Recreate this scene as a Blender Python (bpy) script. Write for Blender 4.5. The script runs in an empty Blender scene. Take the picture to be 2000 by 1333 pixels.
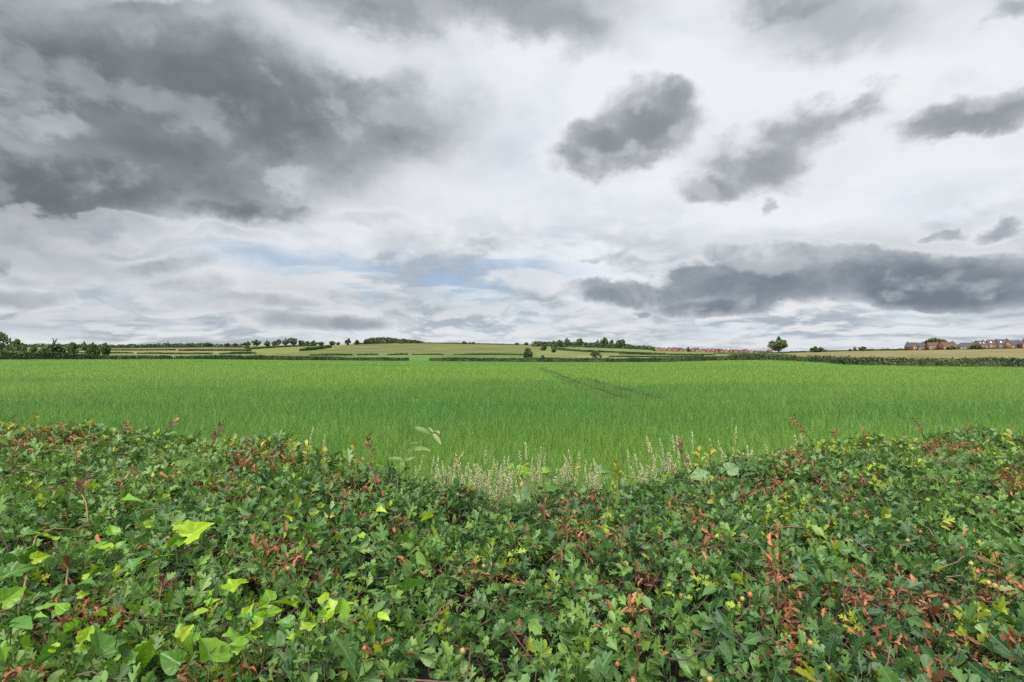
import bpy, math, random
import numpy as np
from mathutils import Vector, Matrix
R = math.radians
SC = bpy.context.scene
COL = SC.collection
CAM_Z = 2.0
HOR = 690.0          # row of the horizon in the 2000 px wide photograph
FPX = 1000.0         # focal length in the same pixels (18 mm on 36 mm)

# ------------------------------------------------------------------ camera / render settings
cam_d = bpy.data.cameras.new('camera')
cam = bpy.data.objects.new('camera', cam_d); COL.objects.link(cam)
cam.location = (0, 0, CAM_Z); cam.rotation_euler = (R(90), 0, 0)
cam_d.lens = 18; cam_d.sensor_width = 36; cam_d.shift_y = (HOR - 666.5) / 2000
cam_d.clip_start = 0.05; cam_d.clip_end = 20000
SC.camera = cam
SC.view_settings.view_transform = 'Standard'; SC.view_settings.look = 'None'
SC.view_settings.gamma = 1; SC.view_settings.exposure = 0
SC.cycles.pixel_filter_type = 'BLACKMAN_HARRIS'; SC.cycles.filter_width = 1.5
SC.cycles.max_bounces = 6; SC.cycles.diffuse_bounces = 3; SC.cycles.glossy_bounces = 2
SC.cycles.transmission_bounces = 3; SC.cycles.transparent_max_bounces = 8; SC.cycles.volume_bounces = 0
SC.cycles.caustics_reflective = False; SC.cycles.caustics_refractive = False
SC.cycles.use_denoising = False; SC.cycles.denoiser = 'OPENIMAGEDENOISE'; SC.cycles.denoising_prefilter = 'ACCURATE'

SUN_EL, SUN_AZ = 52.0, 200.0     # sun high behind the camera, a little to its left
SUN_STR = 3.4

# ------------------------------------------------------------------ node helper
class NG:
    def __init__(self, tree):
        self.t = tree; self.n = tree.nodes; self.l = tree.links
    def node(self, kind, **props):
        nd = self.n.new(kind)
        for k, v in props.items(): setattr(nd, k, v)
        return nd
    def put(self, sock, v):
        if hasattr(v, 'is_output') or isinstance(v, bpy.types.NodeSocket): self.l.new(v, sock)
        else: sock.default_value = v
    def math(self, op, a, b=None, c=None, clamp=False):
        nd = self.node('ShaderNodeMath', operation=op, use_clamp=clamp)
        for i, v in enumerate((a, b, c)):
            if v is not None: self.put(nd.inputs[i], v)
        return nd.outputs[0]
    def vmath(self, op, a, b=None, scale=None):
        nd = self.node('ShaderNodeVectorMath', operation=op)
        self.put(nd.inputs[0], a)
        if b is not None: self.put(nd.inputs[1], b)
        if scale is not None: self.put(nd.inputs['Scale'], scale)
        return nd.outputs['Value'] if op in ('LENGTH', 'DOT_PRODUCT', 'DISTANCE') else nd.outputs[0]
    def smooth(self, x, lo, hi, a=0.0, b=1.0):
        nd = self.node('ShaderNodeMapRange', interpolation_type='SMOOTHSTEP')
        for i, v in enumerate((x, lo, hi, a, b)): self.put(nd.inputs[i], v)
        return nd.outputs[0]
    def lin(self, x, lo, hi, a=0.0, b=1.0):
        nd = self.node('ShaderNodeMapRange')
        for i, v in enumerate((x, lo, hi, a, b)): self.put(nd.inputs[i], v)
        return nd.outputs[0]
    def mixc(self, f, a, b, blend='MIX'):
        nd = self.node('ShaderNodeMix', data_type='RGBA', blend_type=blend)
        self.put(nd.inputs[0], f)
        for s, v in ((nd.inputs[6], a), (nd.inputs[7], b)):
            if isinstance(v, (tuple, list)) and len(v) == 3: v = (*v, 1)
            self.put(s, v)
        return nd.outputs[2]
    def noise(self, vec, scale, detail=5, rough=0.5, dist=0.0, color=False, lac=2.0):
        nd = self.node('ShaderNodeTexNoise')
        if vec is not None: self.put(nd.inputs['Vector'], vec)
        self.put(nd.inputs['Scale'], scale); nd.inputs['Detail'].default_value = detail
        nd.inputs['Roughness'].default_value = rough; nd.inputs['Distortion'].default_value = dist
        nd.inputs['Lacunarity'].default_value = lac
        return nd.outputs['Color' if color else 'Fac']
    def comb(self, x, y, z):
        nd = self.node('ShaderNodeCombineXYZ')
        for i, v in enumerate((x, y, z)): self.put(nd.inputs[i], v)
        return nd.outputs[0]
    def sep(self, v):
        nd = self.node('ShaderNodeSeparateXYZ'); self.put(nd.inputs[0], v)
        return nd.outputs

# ------------------------------------------------------------------ sky: Nishita blue behind layered cloud
def build_sky():
    w = bpy.data.worlds.new('World'); SC.world = w; w.use_nodes = True
    g = NG(w.node_tree); g.n.clear()
    w.cycles.sampling_method = 'MANUAL'; w.cycles.sample_map_resolution = 512
    d = g.vmath('NORMALIZE', g.node('ShaderNodeTexCoord').outputs['Generated'])
    dx, dy, dz = g.sep(d)
    az = g.math('ARCTAN2', dx, dy); el = g.math('ARCSINE', dz)
    p = g.comb(az, el, 0.0)
    # position on a flat cloud deck (compresses towards the horizon as real layers do)
    zz = g.math('ADD', g.math('MAXIMUM', dz, 0.0), 0.10)
    deck = g.comb(g.math('DIVIDE', dx, zz), g.math('DIVIDE', dy, zz), 0.0)
    # domain warp
    dstretch = g.vmath('MULTIPLY', d, (1.0, 1.0, 1.5))
    n1 = g.noise(dstretch, 3.2, 3, 0.55, color=True)
    n2 = g.noise(dstretch, 12.0, 7, 0.62, color=True)
    w1 = g.vmath('SCALE', g.vmath('SUBTRACT', n1, (.5, .5, .5)), scale=0.15)
    w2 = g.vmath('SCALE', g.vmath('SUBTRACT', n2, (.5, .5, .5)), scale=0.085)
    flat = g.vmath('MULTIPLY', g.vmath('ADD', w1, w2), (1.0, 1.0, 0.0))
    # less vertical warp low in the sky, where clouds are seen edge-on
    damp = g.smooth(el, 0.0, 0.3, 0.22, 1.0)
    fx, fy, fz = g.sep(flat)
    pw = g.vmath('ADD', p, g.comb(fx, g.math('MULTIPLY', fy, damp), 0.0))

    last = [None]
    def blob(X, Y, rx, ry, rot=0):
        u, v = (X - 1000) / FPX, (HOR - Y) / FPX
        def ae(u, v):
            return np.array([math.atan2(u, 1), math.atan2(v, math.hypot(1, u))])
        e = 1e-3
        J = np.stack([(ae(u + e, v) - ae(u - e, v)) / (2 * e), (ae(u, v + e) - ae(u, v - e)) / (2 * e)], 1)
        c, s = math.cos(R(rot)), math.sin(R(rot))
        A = J @ np.array([[c, -s], [s, c]]) @ np.diag([rx / FPX, ry / FPX])
        U, S, _ = np.linalg.svd(A)
        th = math.atan2(U[1, 0], U[0, 0]); cen = ae(u, v)
        m = g.node('ShaderNodeMapping', vector_type='TEXTURE')
        vec = pw
        if last[0] is not None:        # a zero-weight link to the last blob keeps the shader's working memory small
            ma = g.node('ShaderNodeVectorMath', operation='MULTIPLY_ADD')
            g.put(ma.inputs[0], last[0]); ma.inputs[1].default_value = (1e-9, 1e-9, 0); g.put(ma.inputs[2], pw); vec = ma.outputs[0]
        g.put(m.inputs['Vector'], vec)
        m.inputs['Location'].default_value = (cen[0], cen[1], 0)
        m.inputs['Rotation'].default_value = (0, 0, th)
        m.inputs['Scale'].default_value = (S[0], S[1], 1)
        return g.vmath('LENGTH', m.outputs[0])

    def group(blobs, lo=1.3, hi=0.25):
        acc = None
        for b in blobs:
            X, Y, rx, ry, rot, wt = b
            f = g.smooth(blob(X, Y, rx, ry, rot), lo, hi, 0.0, wt)
            acc = f if acc is None else g.math('SMOOTH_MAX', acc, f, 0.12)
            last[0] = acc
        return acc
    dark = group(DARK_CLOUDS, 1.5, 0.1)
    scud = group(SCUD_CLOUDS, 1.5, 0.0)
    cover = group(GREY_COVER, 1.5, 0.0)
    low = group(LOW_CLOUDS, 1.3, 0.2)
    holes = group(BRIGHT_GAPS, 1.2, 0.3)
    wisps = group(SMALL_CLOUDS, 1.3, 0.2)
    blue = group(BLUE_GAPS, 1.5, 0.0)

    # thin upper veil: soft grey/white modulation
    veil_a = g.noise(g.vmath('MULTIPLY', deck, (1.0, 0.75, 1.0)), 0.9, 6, 0.55, 0.6)
    veil_b = g.noise(dstretch, 4.2, 5, 0.5, 0.3)
    veil = g.math('ADD', g.math('MULTIPLY', veil_a, 0.55), g.math('MULTIPLY', veil_b, 0.45))
    veil_grey = g.smooth(veil, 0.45, 0.72, 0.0, 1.0)
    base = g.mixc(veil_grey, (0.92, 0.952, 0.99), (0.56, 0.635, 0.735))
    # left part of the deck is duller
    leftdull = g.smooth(az, 0.0, -0.75, 0.0, 0.42)
    base = g.mixc(leftdull, base, (0.46, 0.50, 0.55))

    # blue showing through near the horizon centre
    sky = g.node('ShaderNodeTexSky', sky_type='NISHITA')
    sky.sun_disc = False; sky.sun_elevation = R(SUN_EL); sky.sun_rotation = R(SUN_AZ)
    sky.air_density = 1.0; sky.dust_density = 0.3; sky.ozone_density = 4.0
    skyc = g.vmath('SCALE', sky.outputs[0], scale=0.100)
    thin = g.noise(g.vmath('MULTIPLY', deck, (0.8, 1.6, 1.0)), 1.1, 6, 0.6, 0.5)
    blue_f = g.math('MULTIPLY', blue, g.smooth(thin, 0.36, 0.52, 0.25, 1.0), clamp=True)
    col = g.mixc(blue_f, base, skyc)

    # rows of far cumulus low over the land: lit heads, blue-grey bases
    hz = g.smooth(el, 0.16, 0.0, 0.0, 0.5)
    col = g.mixc(hz, col, (0.53, 0.62, 0.71))
    root_el = g.math('SQRT', g.math('MAXIMUM', el, 0.0))
    def bandlayer(fa, fe, seed, lo, hi, step, top, fade, weight, litc, basec):
        v = g.comb(g.math('MULTIPLY', az, fa), g.math('MULTIPLY', root_el, fe), seed)
        n0 = g.noise(v, 1.0, 6, 0.56, 0.25); n1 = g.noise(g.vmath('ADD', v, (0.0, step, 0.0)), 1.0, 4, 0.56, 0.25)
        m = g.math('MULTIPLY', g.smooth(el, top, fade, 0.0, weight), g.smooth(n0, lo, hi))
        return m, g.mixc(g.smooth(g.math('SUBTRACT', n0, n1), -0.05, 0.10), basec, litc)
    m, c = bandlayer(4.2, 9.0, 3.7, 0.43, 0.55, 0.40, 0.32, 0.13, 0.85, (0.77, 0.79, 0.815), (0.355, 0.405, 0.46))
    col = g.mixc(m, col, c)
    m, c = bandlayer(9.0, 13.0, 8.1, 0.44, 0.56, 0.40, 0.15, 0.06, 0.90, (0.79, 0.81, 0.835), (0.35, 0.42, 0.495))
    col = g.mixc(m, col, c)
    puffs = group(WHITE_PUFFS, 1.1, 0.5)
    col = g.mixc(puffs, col, (0.86, 0.875, 0.89))

    # heaped clouds: noise carves the outline, and the same noise a little higher up tells lit tops from shaded bases
    cn = g.vmath('MULTIPLY', d, (1.0, 1.0, 1.35))
    tex = g.noise(cn, 6.0, 8, 0.54, 0.15); texu = g.noise(g.vmath('ADD', cn, (0.012, 0.0, 0.045)), 6.0, 5, 0.54, 0.15)
    tex2 = g.noise(cn, 19.0, 6, 0.56, 0.1)
    emb = g.math('SUBTRACT', tex, texu)
    carve = g.math('ADD', g.math('MULTIPLY', g.math('SUBTRACT', tex, 0.5), 1.25), g.math('MULTIPLY', g.math('SUBTRACT', tex2, 0.5), 0.62))
    def heap(mask, col, lo, hi, lit, mid, base, kk, ck=1.0, rk=0.3):
        s0 = g.math('ADD', mask, g.math('MULTIPLY', carve, g.math('MULTIPLY', g.math('MINIMUM', g.math('MULTIPLY', mask, 2.0), 1.0), ck)))
        alpha = g.smooth(s0, lo, hi); thick = g.smooth(s0, hi * 0.6, 1.05)
        c = g.mixc(thick, mid, base)
        c = g.mixc(g.smooth(emb, 0.01, 0.13, 0.0, kk), c, lit)
        c = g.mixc(g.smooth(emb, -0.01, -0.13, 0.0, 0.5), c, base)
        rim = g.smooth(s0, 0.04, lo + 0.06, 0.0, rk)                # thin bright fringe where the sun lights the edge
        return g.mixc(alpha, g.mixc(rim, col, (0.90, 0.915, 0.93)), c)
    cv = g.math('MULTIPLY', cover, g.lin(veil_b, 0.3, 0.7, 0.55, 1.35), clamp=True)
    col = g.mixc(cv, col, (0.33, 0.355, 0.38))
    dk = g.math('SUBTRACT', dark, g.math('MULTIPLY', holes, 0.9))
    col = heap(dk, col, 0.0, 0.60, (0.54, 0.57, 0.605), (0.345, 0.375, 0.405), (0.145, 0.168, 0.185), 0.34, 0.55, 0.0)
    col = heap(scud, col, 0.16, 0.62, (0.60, 0.625, 0.65), (0.45, 0.475, 0.505), (0.235, 0.262, 0.288), 0.55, 1.0)
    col = heap(wisps, col, 0.15, 0.65, (0.62, 0.65, 0.68), (0.44, 0.475, 0.515), (0.29, 0.325, 0.365), 0.5)
    col = heap(low, col, 0.20, 0.48, (0.56, 0.59, 0.62), (0.42, 0.455, 0.50), (0.180, 0.215, 0.258), 0.6)

    # bright sky added overhead and behind the camera, unseen, to light the foreground
    sd = Vector((math.sin(R(SUN_AZ)) * math.cos(R(SUN_EL)), math.cos(R(SUN_AZ)) * math.cos(R(SUN_EL)), math.sin(R(SUN_EL))))
    cosang = g.vmath('DOT_PRODUCT', d, tuple(sd))
    fill_glow = g.smooth(cosang, 0.45, 0.95, 0.0, 1.0)
    col = g.mixc(fill_glow, col, (3.3, 3.2, 3.0))
    col = g.mixc(g.smooth(el, -0.02, -0.10), col, (0.10, 0.13, 0.07))
    bg = g.node('ShaderNodeBackground'); g.put(bg.inputs[0], g.vmath('SCALE', col, scale=10.0))
    bg.inputs[1].default_value = 0.1
    out = g.node('ShaderNodeOutputWorld'); g.l.new(bg.outputs[0], out.inputs[0])

# photo px: x, y, half-width, half-height, tilt (degrees, positive rises to the right), weight
DARK_CLOUDS = [
    (110,160,400,150,-6,1.1),(470,225,400,140,-8,1.05),(740,240,210,90,0,.74),(110,372,440,92,0,1.2),(300,280,340,150,-10,.95),(330,180,330,120,-8,.95),(600,320,170,70,0,.5),(40,120,300,110,0,.95),
    (400,330,230,110,-25,.85),(470,408,150,40,0,1.0),(210,50,360,120,0,.6),(880,25,390,80,-4,.66),(1030,75,220,70,-10,.55),
    (1640,50,200,80,0,.42),(1560,5,150,45,0,.55),(1985,0,70,40,0,.5)]
SCUD_CLOUDS = [
    (1170,286,105,62,8,1.0),(1255,255,135,90,22,1.05),(1308,200,66,52,40,.85),(1345,265,50,40,0,.45),
    (1385,374,100,46,14,.85),(1470,325,160,80,24,.85),(1580,262,130,62,28,.72),(1690,208,105,46,20,.62),
    (1930,240,200,58,6,.9),(1860,262,110,38,-8,.6)]
GREY_COVER = [(150,200,620,300,-4,.85),(600,250,480,190,-12,.6),(150,480,400,110,0,.6),(900,20,520,120,0,.65),(1640,40,300,110,0,.42),(1500,310,280,120,25,.32),
    (1900,230,260,90,0,.4),(1240,260,170,100,25,.25),(720,380,220,100,0,.34),(1700,520,440,66,0,.5),(500,600,900,60,0,.35),(950,330,200,120,0,.12)]
LOW_CLOUDS = [
    (1790,545,380,60,0,.92),(1830,568,310,42,0,1.0),(1500,560,350,52,0,.82),(1290,572,230,36,0,.75),(1390,596,190,26,0,.9),
    (1600,507,290,32,0,.5),(1251,607,30,12,0,.7)]
SMALL_CLOUDS = [
    (150,452,300,36,-2,.62),(330,522,200,26,0,.55),(110,508,170,22,0,.5),(470,470,160,18,0,.35),(520,590,160,18,0,.45),(700,430,160,30,-6,.3),
    (1488,418,28,26,0,.55),(1962,440,75,24,20,.6),(1850,458,70,13,5,.5),(960,488,140,22,0,.42),(1165,505,36,10,0,.4),
    (1580,483,46,9,0,.5),(60,480,210,50,0,.6),(-4,520,32,24,0,.9),(40,577,100,28,0,.6),(380,565,130,42,0,.5),(640,626,200,24,0,.6),
    (800,480,150,34,0,.3),(250,530,240,36,0,.4),(1890,150,180,70,0,.2),(420,600,170,26,0,.4)]
BRIGHT_GAPS = [(95,243,115,34,-10,.62),(15,203,70,26,0,.4),(540,345,46,24,-15,.34),(320,10,190,34,0,.5),(700,110,90,60,0,.4)]
BLUE_GAPS = [(850,552,300,62,0,1.15),(600,514,280,32,0,.7),(300,482,170,14,0,.4),(840,584,230,20,0,1.0),(1260,420,160,30,-20,.15),(1800,612,280,12,0,.7),(1020,620,280,34,0,.35)]
WHITE_PUFFS = [(690,603,80,16,0,.7),(748,614,18,11,0,.9),(875,645,30,10,0,.75),(1625,605,26,20,0,.7),(1560,598,70,14,0,.55),(330,535,130,20,0,.35),(1985,625,140,13,0,.5),(1200,625,90,12,0,.3)]
build_sky()
rng = np.random.default_rng(11)
random.seed(5)

# ------------------------------------------------------------------ object helpers
def tag(o, label=None, cat=None, group=None, kind=None):
    if label: o['label'] = label
    if cat: o['category'] = cat
    if group: o['group'] = group
    if kind: o['kind'] = kind
    return o
def empty(name, loc=(0, 0, 0), rz=0, **kw):
    o = bpy.data.objects.new(name, None); COL.objects.link(o)
    o.location = loc; o.rotation_euler = (0, 0, rz); o.empty_display_size = 0.2
    return tag(o, **kw)
def make_data(name, V, faces, mats, tint=None, uv=None, smooth=False, midx=None):
    """numpy arrays -> mesh; faces is a list of (n,k) index arrays"""
    V = np.ascontiguousarray(V, dtype=np.float32)
    me = bpy.data.meshes.new(name)
    faces = [np.asarray(f, dtype=np.int32) for f in faces if len(f)]
    loops = np.concatenate([f.ravel() for f in faces])
    tot = np.concatenate([np.full(len(f), f.shape[1], np.int32) for f in faces])
    start = np.concatenate([[0], np.cumsum(tot)[:-1]]).astype(np.int32)
    me.vertices.add(len(V)); me.vertices.foreach_set('co', V.ravel())
    me.loops.add(len(loops)); me.loops.foreach_set('vertex_index', loops)
    me.polygons.add(len(tot)); me.polygons.foreach_set('loop_start', start)
    me.polygons.foreach_set('loop_total', tot)
    if smooth: me.polygons.foreach_set('use_smooth', np.ones(len(tot), bool))
    for m in (mats if isinstance(mats, (list, tuple)) else [mats]): me.materials.append(m)
    if midx is not None: me.polygons.foreach_set('material_index', np.asarray(midx, np.int32))
    if tint is not None:
        a = me.color_attributes.new('tint', 'FLOAT_COLOR', 'POINT')
        c = np.ones((len(V), 4), np.float32); c[:, :3] = tint
        a.data.foreach_set('color', c.ravel())
    if uv is not None:
        l = me.uv_layers.new(name='leaf')
        l.data.foreach_set('uv', np.asarray(uv, np.float32)[loops].ravel())
    me.update(calc_edges=True); me.validate()
    return me
def obj(name, me, parent=None):
    o = bpy.data.objects.new(name, me); COL.objects.link(o)
    if parent is not None: o.parent = parent
    return o
def scatter(tV, tF, P, W, L, N, S):
    """copies of a template at P with axes W, L, N (n,3) and scale S (n,)"""
    n, k = len(P), len(tV)
    V = (W[:, None] * tV[None, :, 0:1] + L[:, None] * tV[None, :, 1:2] + N[:, None] * tV[None, :, 2:3]) * S[:, None, None] + P[:, None]
    off = (np.arange(n) * k)[:, None, None]
    return V.reshape(-1, 3), [(f[None] + off).reshape(-1, f.shape[1]) for f in tF]
def unit(v): return v / np.maximum(np.linalg.norm(v, axis=-1, keepdims=True), 1e-9)
def rand_unit(n):
    return unit(rng.normal(size=(n, 3)))
def hash2(ix, iy, seed):
    h = (ix.astype(np.int64) * 374761393 + iy.astype(np.int64) * 668265263 + seed * 1442695041) & 0xFFFFFFFF
    h = ((h ^ (h >> 13)) * 1274126177) & 0xFFFFFFFF
    return ((h ^ (h >> 16)) & 0xFFFF) / 65535.0
def vnoise(x, y, seed=0):
    x = np.asarray(x, float); y = np.asarray(y, float)
    ix, iy = np.floor(x), np.floor(y); fx, fy = x - ix, y - iy
    fx = fx * fx * (3 - 2 * fx); fy = fy * fy * (3 - 2 * fy)
    a, b = hash2(ix, iy, seed), hash2(ix + 1, iy, seed); c, d = hash2(ix, iy + 1, seed), hash2(ix + 1, iy + 1, seed)
    return (a * (1 - fx) + b * fx) * (1 - fy) + (c * (1 - fx) + d * fx) * fy - 0.5
def fbm(x, y, seed=0, oct=3):
    return sum(vnoise(x * 2 ** k, y * 2 ** k, seed + k * 17) / 2 ** k for k in range(oct))
def frames(axis):
    """any two unit vectors square to each axis"""
    h = np.where(np.abs(axis[:, 2:3]) < 0.9, np.array([[0, 0, 1.0]]), np.array([[1.0, 0, 0]]))
    a = unit(np.cross(h, axis)); return a, np.cross(axis, a)
def tube(pts, rad, sides=5):
    """one tapered tube along pts -> V, F"""
    pts = np.asarray(pts, float); n = len(pts); rad = np.broadcast_to(rad, (n,))
    t = unit(np.gradient(pts, axis=0)); a, b = frames(t)
    for i in range(1, n):
        if np.dot(a[i], a[i - 1]) < 0 : a[i], b[i] = -a[i], -b[i]
    ang = np.arange(sides) / sides * 2 * np.pi
    V = (pts[:, None] + rad[:, None, None] * (np.cos(ang)[None, :, None] * a[:, None] + np.sin(ang)[None, :, None] * b[:, None])).reshape(-1, 3)
    F = [(i * sides + j, i * sides + (j + 1) % sides, (i + 1) * sides + (j + 1) % sides, (i + 1) * sides + j) for i in range(n - 1) for j in range(sides)]
    return V, np.array(F)
class MB:
    """collects shapes for ONE mesh object"""
    def __init__(s): s.V, s.F, s.T, s.UV, s.n = [], {}, [], [], 0
    def add(s, V, F, tint=(1, 1, 1), uv=None):
        V = np.asarray(V, float)
        for f in (F if isinstance(F, list) else [F]):
            f = np.asarray(f)
            if len(f): s.F.setdefault(f.shape[1], []).append(f + s.n)
        s.V.append(V); s.T.append(np.broadcast_to(np.asarray(tint, float), (len(V), 3)))
        s.UV.append(np.full((len(V), 2), 0.5) if uv is None else uv); s.n += len(V)
    def data(s, name, mat, smooth=False):
        return make_data(name, np.concatenate(s.V), [np.concatenate(v) for v in s.F.values()], mat, np.concatenate(s.T), np.concatenate(s.UV), smooth)
    def build(s, name, mat, parent=None, smooth=False): return obj(name, s.data(name, mat, smooth), parent)

# ------------------------------------------------------------------ materials
def new_mat(name):
    m = bpy.data.materials.new(name); m.use_nodes = True
    g = NG(m.node_tree); g.n.clear()
    return m, g
def finish(g, shader): g.l.new(shader, g.node('ShaderNodeOutputMaterial').inputs[0])
def principled(g, col, rough, spec=0.5, normal=None):
    b = g.node('ShaderNodeBsdfPrincipled'); g.put(b.inputs['Base Color'], col if not isinstance(col, tuple) or len(col) == 4 else (*col, 1))
    g.put(b.inputs['Roughness'], rough); b.inputs['Specular IOR Level'].default_value = spec
    if normal is not None: g.l.new(normal, b.inputs['Normal'])
    return b.outputs[0]
def leaf_material(name, rough=0.42, spec=0.5, trans=0.28, veins=False, vscale=1.0, blotch=False):
    m, g = new_mat(name)
    at = g.node('ShaderNodeAttribute', attribute_name='tint'); col = at.outputs['Color']
    obj_n = g.node('ShaderNodeTexCoord').outputs['Object']
    if veins:
        uv = g.node('ShaderNodeUVMap', uv_map='leaf').outputs[0]
        x, y, _ = g.sep(uv)
        ax = g.math('ABSOLUTE', g.math('SUBTRACT', x, 0.5))
        mid = g.smooth(ax, 0.045, 0.01)
        side = g.math('PINGPONG', g.math('SUBTRACT', g.math('MULTIPLY', y, 5.0), g.math('MULTIPLY', ax, 4.5)), 0.5)
        sv = g.math('MULTIPLY', g.smooth(side, 0.09, 0.02), 0.45)
        vein = g.math('MAXIMUM', mid, sv)
        if blotch:                                                   # ivy: veins fan out from the stalk
            th = g.math('ARCTAN2', g.math('SUBTRACT', x, 0.5), g.math('ADD', y, 0.02))
            fan = g.math('MULTIPLY', g.math('PINGPONG', th, 0.36), g.math('ADD', g.math('ABSOLUTE', y), 0.15))
            sv = g.math('MULTIPLY', g.smooth(fan, 0.030, 0.006), 0.9); mid = g.smooth(ax, 0.03, 0.008)
            vein = g.math('MAXIMUM', mid, sv)
        mott = g.noise(obj_n, 90.0 * vscale, 3, 0.6)
        col = g.mixc(1.0, col, g.comb(*[g.lin(mott, 0.3, 0.7, 0.87, 1.13)] * 3), 'MULTIPLY')
        col = g.mixc(g.math('MULTIPLY', vein, 0.26), col, (0.30, 0.38, 0.15))
        if blotch:
            bl = g.noise(obj_n, 34.0, 4, 0.6)
            col = g.mixc(g.smooth(bl, 0.62, 0.74, 0.0, 0.55), col, (0.16, 0.14, 0.03))
        bump = g.node('ShaderNodeBump'); bump.inputs['Strength'].default_value = 0.35; bump.inputs['Distance'].default_value = 0.002
        g.put(bump.inputs['Height'], g.math('SUBTRACT', mott, vein)); nrm = bump.outputs[0]
    else:
        nrm = None
    b = principled(g, col, rough, spec, nrm)
    t = g.node('ShaderNodeBsdfTranslucent'); g.put(t.inputs[0], g.mixc(1.0, col, (1.05, 1.25, 0.55), 'MULTIPLY'))
    mx = g.node('ShaderNodeMixShader'); mx.inputs[0].default_value = trans
    g.l.new(b, mx.inputs[1]); g.l.new(t.outputs[0], mx.inputs[2]); finish(g, mx.outputs[0])
    return m
def plain_material(name, col, rough=0.8, var=0.25, scale=8.0, spec=0.3, attr=False):
    m, g = new_mat(name)
    n = g.noise(g.node('ShaderNodeTexCoord').outputs['Object'], scale, 5, 0.6)
    base = g.node('ShaderNodeAttribute', attribute_name='tint').outputs['Color'] if attr else (*col, 1)
    c = g.mixc(1.0, base, g.comb(*[g.lin(n, 0.3, 0.7, 1 - var, 1 + var)] * 3), 'MULTIPLY')
    finish(g, principled(g, c, rough, spec)); return m
M = {}
M['leaf'] = leaf_material('hawthorn_leaf', 0.36, 0.40, 0.28, True)
M['ivy'] = leaf_material('ivy_leaf', 0.28, 0.40, 0.25, True, 0.6, True)
M['dead'] = leaf_material('dead_leaf', 0.75, 0.25, 0.15)
M['far_leaf'] = leaf_material('tree_leaf', 0.6, 0.3, 0.2)
M['crop'] = leaf_material('crop_leaf', 0.5, 0.35, 0.34)
M['straw'] = leaf_material('seed_grass', 0.7, 0.25, 0.42)
M['twig'] = plain_material('twig_bark', (0.10, 0.06, 0.045), 0.75, 0.4, 60, attr=True)
M['bark'] = plain_material('tree_bark', (0.09, 0.075, 0.06), 0.9, 0.35, 3)
M['core'] = plain_material('hedge_inside', (0.022, 0.026, 0.014), 0.95, 0.5, 25)  # dark twig tone with the hedge's inner shade put into it
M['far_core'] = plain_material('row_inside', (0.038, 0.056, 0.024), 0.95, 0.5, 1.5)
M['berry'] = plain_material('berry_skin', (0.30, 0.14, 0.05), 0.4, 0.3, 150, attr=True)
M['soil'] = plain_material('verge_ground', (0.05, 0.075, 0.025), 0.95, 0.4, 1.5)

# ------------------------------------------------------------------ terrain
TX = np.array([-1500, 0, 400, 600, 800, 1000, 1200, 1300, 1400, 1500, 1600, 1650, 1700, 1800, 2000, 3500], float)
T_D = np.array([150, 170, 230, 270, 300, 300, 290, 270, 230, 190, 150, 138, 130, 124, 118, 105], float)
T_B = np.array([701, 701, 701, 702.5, 704, 706, 706.5, 706, 703.5, 702, 706, 711, 712, 713.5, 715, 717], float)
T_R = {400: [694, 695, 695, 695, 694.5, 694.5, 696, 698, 696.5, 695.5, 691.5, 691, 691, 690.5, 690, 689],
       550: [688, 689, 689, 690, 689, 688.5, 691.5, 693.5, 692.5, 692, 689, 687.5, 686.5, 684.5, 680.5, 676],
       700: [682, 683.5, 683, 682, 680.5, 681, 685.5, 688.5, 689.5, 690.5, 688, 686.5, 685.8, 684, 680, 676],
       900: [677, 678.5, 676.5, 674.5, 670, 673.3, 679, 684.5, 687.5, 689.5, 687.5, 686.2, 685.5, 684, 680, 676],
       1500: [684, 684, 683, 682, 680, 680, 684, 687, 689, 690, 689, 688, 688, 687, 685, 682]}
def field_end(X): return np.interp(X, TX, T_D)
def row_beyond(X, d):
    X = np.asarray(X, float); d = np.asarray(d, float)
    D = field_end(X)
    st = [D, *[np.full_like(D, k) for k in (400, 550, 700, 900, 1500)]]
    rw = [np.interp(X, TX, T_B) + 0.6 / D * 1000] + [np.interp(X, TX, T_R[k]) for k in (400, 550, 700, 900, 1500)]
    out = np.array(rw[-1] + 0 * d)
    for i in range(5):
        t = np.clip((d - st[i]) / (st[i + 1] - st[i]), 0, 1)
        r = rw[i] + (rw[i + 1] - rw[i]) * t
        out = np.where(d <= st[i + 1] if i == 0 else (d > st[i]) & (d <= st[i + 1]), r, out)
    return out
def crop_top(x, y):
    """height of the top of the crop"""
    x = np.asarray(x, float); y = np.asarray(y, float)
    X = np.clip(1000 + 1000 * x / np.maximum(y, 1.0), -1500, 3500); D = field_end(X)
    ze = CAM_Z - (np.interp(X, TX, T_B) - HOR) / 1000 * D
    t = np.clip((y - 15) / (D - 15), 0, 1)
    return ze * t + 0.05 * fbm(x * 0.05, y * 0.05, 3) * np.clip(1 - t, 0, 1)
def ground(x, y):
    x = np.asarray(x, float); y = np.asarray(y, float)
    yy = np.maximum(y, 1.0); X = np.clip(1000 + 1000 * x / yy, -1500, 3500)
    D = field_end(X)
    zn = crop_top(x, yy) - 0.6 * np.clip((yy - 3.2) / 2.0, 0, 1)
    zf = CAM_Z - (row_beyond(X, yy) - HOR) / 1000 * yy + 0.25 * fbm(x * 0.03, yy * 0.03, 9)* np.clip((yy - D) / 60, 0, 1)
    return np.where(yy < D, zn, zf)
def at(X, d):
    """ground point in photo column X at distance d"""
    x = (X - 1000) / FPX * d
    return np.array([x, d, float(ground(x, d))])
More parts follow.
